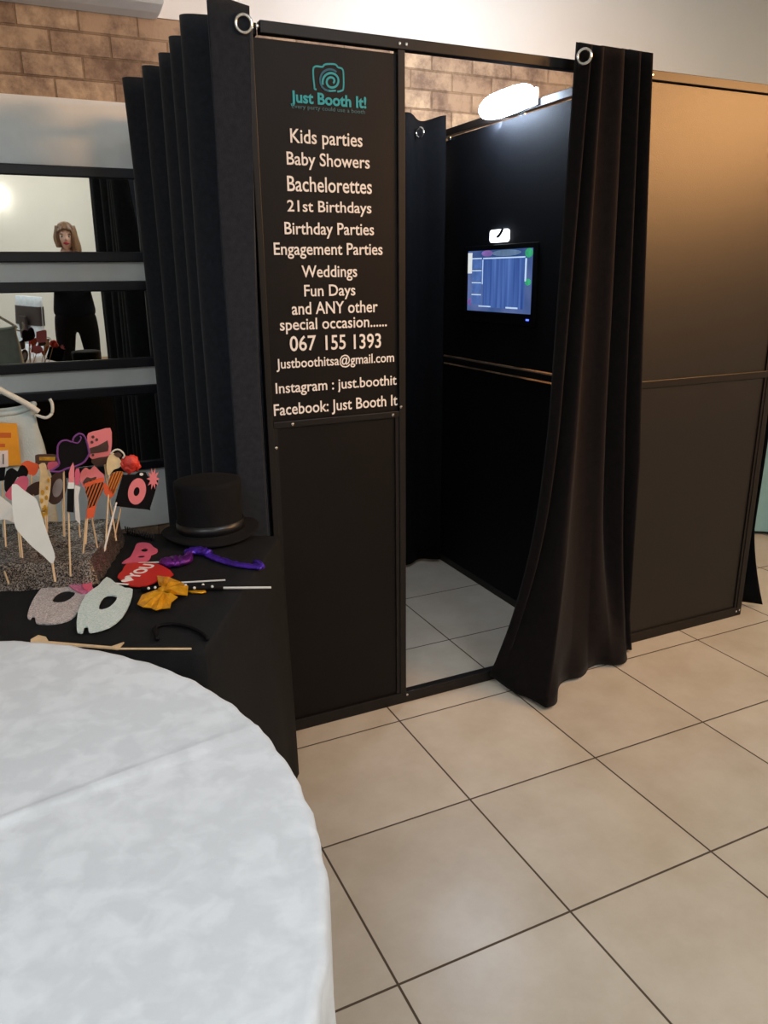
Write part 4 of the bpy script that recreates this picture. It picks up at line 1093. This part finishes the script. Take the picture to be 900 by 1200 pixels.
def chair(loc, label):
    t = thing('banquet_chair', label, 'chair', loc)
    def back(s, q):
        a_ = 2 * PI * s; cx = math.copysign(abs(math.cos(a_)) ** 0.5, math.cos(a_)); cy = math.copysign(abs(math.sin(a_)) ** 0.5, math.sin(a_))
        w = 0.225 - 0.02 * q; return (cx * w, -0.20 + cy * 0.035 - 0.05 * q, 0.42 + 0.60 * q)
    bm = grid(back, 40, 10); bmesh.ops.remove_doubles(bm, verts=bm.verts[:], dist=0.0001); bmesh.ops.holes_fill(bm, edges=[e for e in bm.edges if e.is_boundary]); obj('back_cover', bm, M_CLOTH, t, smooth=True)
    bm = B(); box(bm, -0.22, 0.22, -0.23, 0.22, 0.40, 0.47); obj('seat_cover', bm, M_CLOTH, t, bevel=0.02)
    def skirt(s, q):
        a_ = 2 * PI * s; cx = math.copysign(abs(math.cos(a_)) ** 0.4, math.cos(a_)); cy = math.copysign(abs(math.sin(a_)) ** 0.4, math.sin(a_)); k = 1 + 0.12 * q + 0.04 * q * math.cos(a_ * 12)
        return (cx * 0.215 * k, cy * 0.215 * k, 0.43 - 0.41 * q)
    bm = grid(skirt, 80, 6); bmesh.ops.remove_doubles(bm, verts=bm.verts[:], dist=0.0001); obj('skirt', bm, M_CLOTH, t, smooth=True)
    bm = grid(lambda s, q: tuple(Vector(back(s, 0.55 + 0.30 * q)) * 1.0 + Vector((0.006 * math.copysign(1, math.cos(2 * PI * s)), 0.006 * math.copysign(1, math.sin(2 * PI * s)), 0))), 40, 3); obj('sash', bm, mat('dark brown sash', (58, 46, 44), 0.5), t, smooth=True)
    bm = B(); box(bm, -0.06, 0.06, -0.17, -0.14, 0.62, 0.84); obj('sash_tail', bm, MATS['dark brown sash'], t, bevel=0.01)
    return t


ch_ = chair((-0.55, -3.55, 0), 'white covered banquet chair with a dark sash, reflected in the middle mirror')
ch_.rotation_euler.z = 1.05

# ---- the woman reflected in the mirrors
M_SKIN = mat('skin', (224, 178, 156), 0.55, nz=0.04, nscale=30)
M_HAIR = mat('brown hair', (128, 92, 62), 0.5, nz=0.3, nscale=60, stretch=(1, 1, 0.15))
M_TOP = mat('black top fabric', (11, 11, 16), 0.9, nz=0.2, nscale=30, spec=0.1)
M_TROUSER = mat('black trousers fabric', (13, 9, 10), 0.9, nz=0.2, nscale=30, spec=0.1)
wo = thing('person', 'woman with wavy brown hair in a black top and trousers, seen in the mirrors', 'person', (0.03, -3.0, 0))


def skin(name, verts, edges, radii, m, parent, root=0, sub=2):
    me = bpy.data.meshes.new(name); me.from_pydata(verts, edges, []); o = bpy.data.objects.new(name, me); COL.objects.link(o)
    md = o.modifiers.new('skin', 'SKIN'); md.use_smooth_shade = True
    for i, r in enumerate(radii):
        sv = me.skin_vertices[0].data[i]; sv.radius = r if isinstance(r, tuple) else (r, r); sv.use_root = (i == root)
    sb = o.modifiers.new('sub', 'SUBSURF'); sb.levels = sub; sb.render_levels = sub
    bpy.context.view_layer.update()
    me2 = bpy.data.meshes.new_from_object(o.evaluated_get(bpy.context.evaluated_depsgraph_get())); bpy.data.objects.remove(o)
    me2.name = name
    for p in me2.polygons: p.use_smooth = True
    me2.materials.clear()
    return me2


v = [(0, 0, 0.92), (0, -0.01, 1.02), (0, -0.01, 1.15), (0, -0.02, 1.29), (0, -0.03, 1.38), (0, -0.015, 1.44), (0, 0.0, 1.50)]
r = [(0.15, 0.11), (0.125, 0.10), (0.13, 0.105), (0.145, 0.11), (0.11, 0.085), (0.052, 0.052), (0.055, 0.055)]
e = [(0, 1), (1, 2), (2, 3), (3, 4), (4, 5), (5, 6)]


def chain(start, pts, rad):
    prev = start
    for p, q in zip(pts, rad):
        v.append(p); r.append(q); e.append((prev, len(v) - 1)); prev = len(v) - 1
    return prev


for sx in (-1, 1):
    chain(0, [(sx * 0.085, 0, 0.84), (sx * 0.105, 0.0, 0.68), (sx * 0.115, 0.005, 0.48), (sx * 0.120, -0.015, 0.32), (sx * 0.125, -0.02, 0.10), (sx * 0.13, 0.02, 0.045), (sx * 0.14, 0.12, 0.03)], [0.088, 0.078, 0.056, 0.055, 0.036, 0.036, 0.030])
    w = chain(4, [(sx * 0.155, -0.03, 1.375), (sx * 0.195, -0.02, 1.25), (sx * 0.205, 0.03, 1.13), (sx * 0.13, 0.16, 1.17), (sx * 0.062, 0.255, 1.22), (sx * 0.052, 0.29, 1.235)], [0.055, 0.043, 0.036, 0.032, 0.022, 0.026])
    palm = w
    for k, (dx, dz, ln) in enumerate(((0.0, 0.030, 0.062), (-0.002, 0.010, 0.070), (-0.002, -0.010, 0.064), (0.0, -0.028, 0.050))):
        b0 = (sx * 0.050, 0.315, 1.235 + dz); b1 = (sx * 0.040, 0.335, 1.237 + dz); b2 = (sx * (0.040 - ln * 0.45), 0.335, 1.238 + dz)
        chain(palm, [b0, b1, b2], [0.010, 0.009, 0.008])
    chain(palm, [(sx * 0.052, 0.285, 1.262), (sx * 0.040, 0.292, 1.282), (sx * 0.022, 0.30, 1.288)], [0.011, 0.010, 0.009])
me = skin('body', v, e, r, M_SKIN, wo)
# head joined to the body mesh
bm = B(); bm.from_mesh(me)
hb = B(); bmesh.ops.create_uvsphere(hb, u_segments=40, v_segments=28, radius=1.0)
for q in hb.verts:
    x, y, z = q.co
    jaw = max(0, -z); nx = x * (0.074 - 0.020 * jaw); ny = y * 0.092 - 0.0; nz_ = z * 0.112
    if y > 0.3:
        f = math.exp(-(x * x) / 0.018); ny += 0.020 * f * math.exp(-((z + 0.18) ** 2) / 0.02)          # nose
        ny += 0.008 * f * math.exp(-(x * x) / 0.03) * math.exp(-((z + 0.82) ** 2) / 0.01)             # chin
        for sx in (-1, 1): ny -= 0.010 * math.exp(-((x - sx * 0.42) ** 2) / 0.03) * math.exp(-((z - 0.05) ** 2) / 0.015)   # eye sockets
        ny += 0.006 * math.exp(-(x * x) / 0.05) * math.exp(-((z + 0.50) ** 2) / 0.008)                # lips
    q.co = (nx, ny, nz_)
for sx in (-1, 1):
    eb = B(); bmesh.ops.create_uvsphere(eb, u_segments=12, v_segments=8, radius=1); 
    for q in eb.verts: q.co = (sx * 0.074 + q.co.x * 0.010, -0.008 + q.co.y * 0.018, -0.008 + q.co.z * 0.030)
    tmp = bpy.data.meshes.new('ear'); eb.to_mesh(tmp); eb.free(); hb.from_mesh(tmp)
HR = Matrix.Rotation(0.12, 3, 'Z'); HC = Vector((0, 0.018, 1.575))
for q in hb.verts: q.co = HR @ q.co + HC
tmp = bpy.data.meshes.new('head'); hb.to_mesh(tmp); hb.free(); bm.from_mesh(tmp)
obj('body', bm, M_SKIN, wo, smooth=True)


def head_ball(name, pos, s, m):
    bm = B(); bmesh.ops.create_uvsphere(bm, u_segments=16, v_segments=10, radius=1.0)
    for q in bm.verts: q.co = HR @ (Vector((q.co.x * s[0], q.co.y * s[1], q.co.z * s[2])) + Vector(pos)) + HC
    return obj(name, bm, m, wo, smooth=True)


for sx in (-1, 1):
    head_ball('eye', (sx * 0.031, 0.074, 0.004), (0.014, 0.010, 0.008), M_CARD_W); head_ball('iris', (sx * 0.031, 0.0815, 0.004), (0.006, 0.004, 0.006), M_CARD_K)
    head_ball('eyebrow', (sx * 0.032, 0.081, 0.024), (0.018, 0.005, 0.004), M_HAIR)
head_ball('lips', (0, 0.088, -0.055), (0.026, 0.010, 0.012), mat('dark red lipstick', (168, 40, 56), 0.4))
# hair: a cap with a side parting and long wavy fall
bm = B(); bmesh.ops.create_uvsphere(bm, u_segments=48, v_segments=32, radius=1.0)
rem = [q for q in bm.verts if q.co.y > 0.35 and q.co.z < 0.42 - 0.25 * abs(q.co.x) and q.co.x < 0.52 and q.co.x > -0.80 or q.co.z < -0.75]
bmesh.ops.delete(bm, geom=rem, context='VERTS')
for q in bm.verts:
    x, y, z = q.co; k = 1 + 0.04 * math.sin(9 * x + 7 * z); q.co = HR @ Vector((x * 0.088 * k, y * 0.104 * k - 0.004, z * 0.122 + 0.006)) + HC
hr = obj('hair', bm, M_HAIR, wo, smooth=True, solid=0.012)
for k in range(11):
    ang = math.radians(38 - k * 25); x0_, y0_ = 0.070 * math.cos(ang), 0.082 * math.sin(ang) - 0.004
    right = x0_ > 0.02
    ln = 0.27 if right else (0.24 if x0_ > -0.05 else 0.17)
    pts = []; rad = []
    for i in range(15):
        t_ = i / 14; fl_o = 1 + (0.50 if right else 0.18) * t_ + 0.05 * math.sin(9 * t_ + k)
        pts.append(HC + HR @ Vector((x0_ * fl_o, y0_ * (1 + 0.1 * t_), 0.095 - ln * 1.1 * t_)))
        rad.append(0.006 + 0.022 * math.sin(PI * (0.08 + 0.86 * t_)) ** 0.7)
    bm = B(); tube(bm, pts, rad, 10); obj('hair_lock', bm, M_HAIR, wo, smooth=True)


def offset_limb(name, verts, edges, radii, m):
    mm = skin(name, verts, edges, radii, m, wo, 0, 2); return link(name, mm, m, wo)


offset_limb('top', [(0, 0, 0.84), (0, 0, 0.95), (0, -0.01, 1.15), (0, -0.02, 1.29), (0, -0.028, 1.385), (0.155, -0.03, 1.38), (0.195, -0.02, 1.25), (0.205, 0.03, 1.125), (0.15, 0.125, 1.158), (-0.155, -0.03, 1.38), (-0.195, -0.02, 1.25), (-0.205, 0.03, 1.125), (-0.15, 0.125, 1.158)],
            [(0, 1), (1, 2), (2, 3), (3, 4), (4, 5), (5, 6), (6, 7), (7, 8), (4, 9), (9, 10), (10, 11), (11, 12)], [(0.215, 0.15), (0.20, 0.145), (0.165, 0.125), (0.16, 0.122), (0.115, 0.09), 0.064, 0.052, 0.046, 0.042, 0.064, 0.052, 0.046, 0.042], M_TOP)
tv = [(0, 0, 0.98), (0, 0, 0.88)]; te = [(0, 1)]; tr = [(0.165, 0.12), (0.19, 0.13)]
for sx in (-1, 1):
    p_ = 1
    for p, q in zip([(sx * 0.100, 0, 0.79), (sx * 0.108, 0.0, 0.68), (sx * 0.118, 0.005, 0.48), (sx * 0.122, -0.012, 0.32), (sx * 0.128, -0.015, 0.09)], [0.110, 0.096, 0.074, 0.070, 0.058]):
        tv.append(p); tr.append(q); te.append((p_, len(tv) - 1)); p_ = len(tv) - 1
offset_limb('trousers', tv, te, tr, M_TROUSER)
for sx in (-1, 1):
    bm = B(); bmesh.ops.create_uvsphere(bm, u_segments=20, v_segments=12, radius=1)
    for q in bm.verts: q.co = (sx * 0.135 + q.co.x * 0.046, 0.05 + q.co.y * 0.125, max(0.0, 0.035 + q.co.z * 0.048))
    obj('shoe', bm, M_CARD_K, wo, smooth=True)
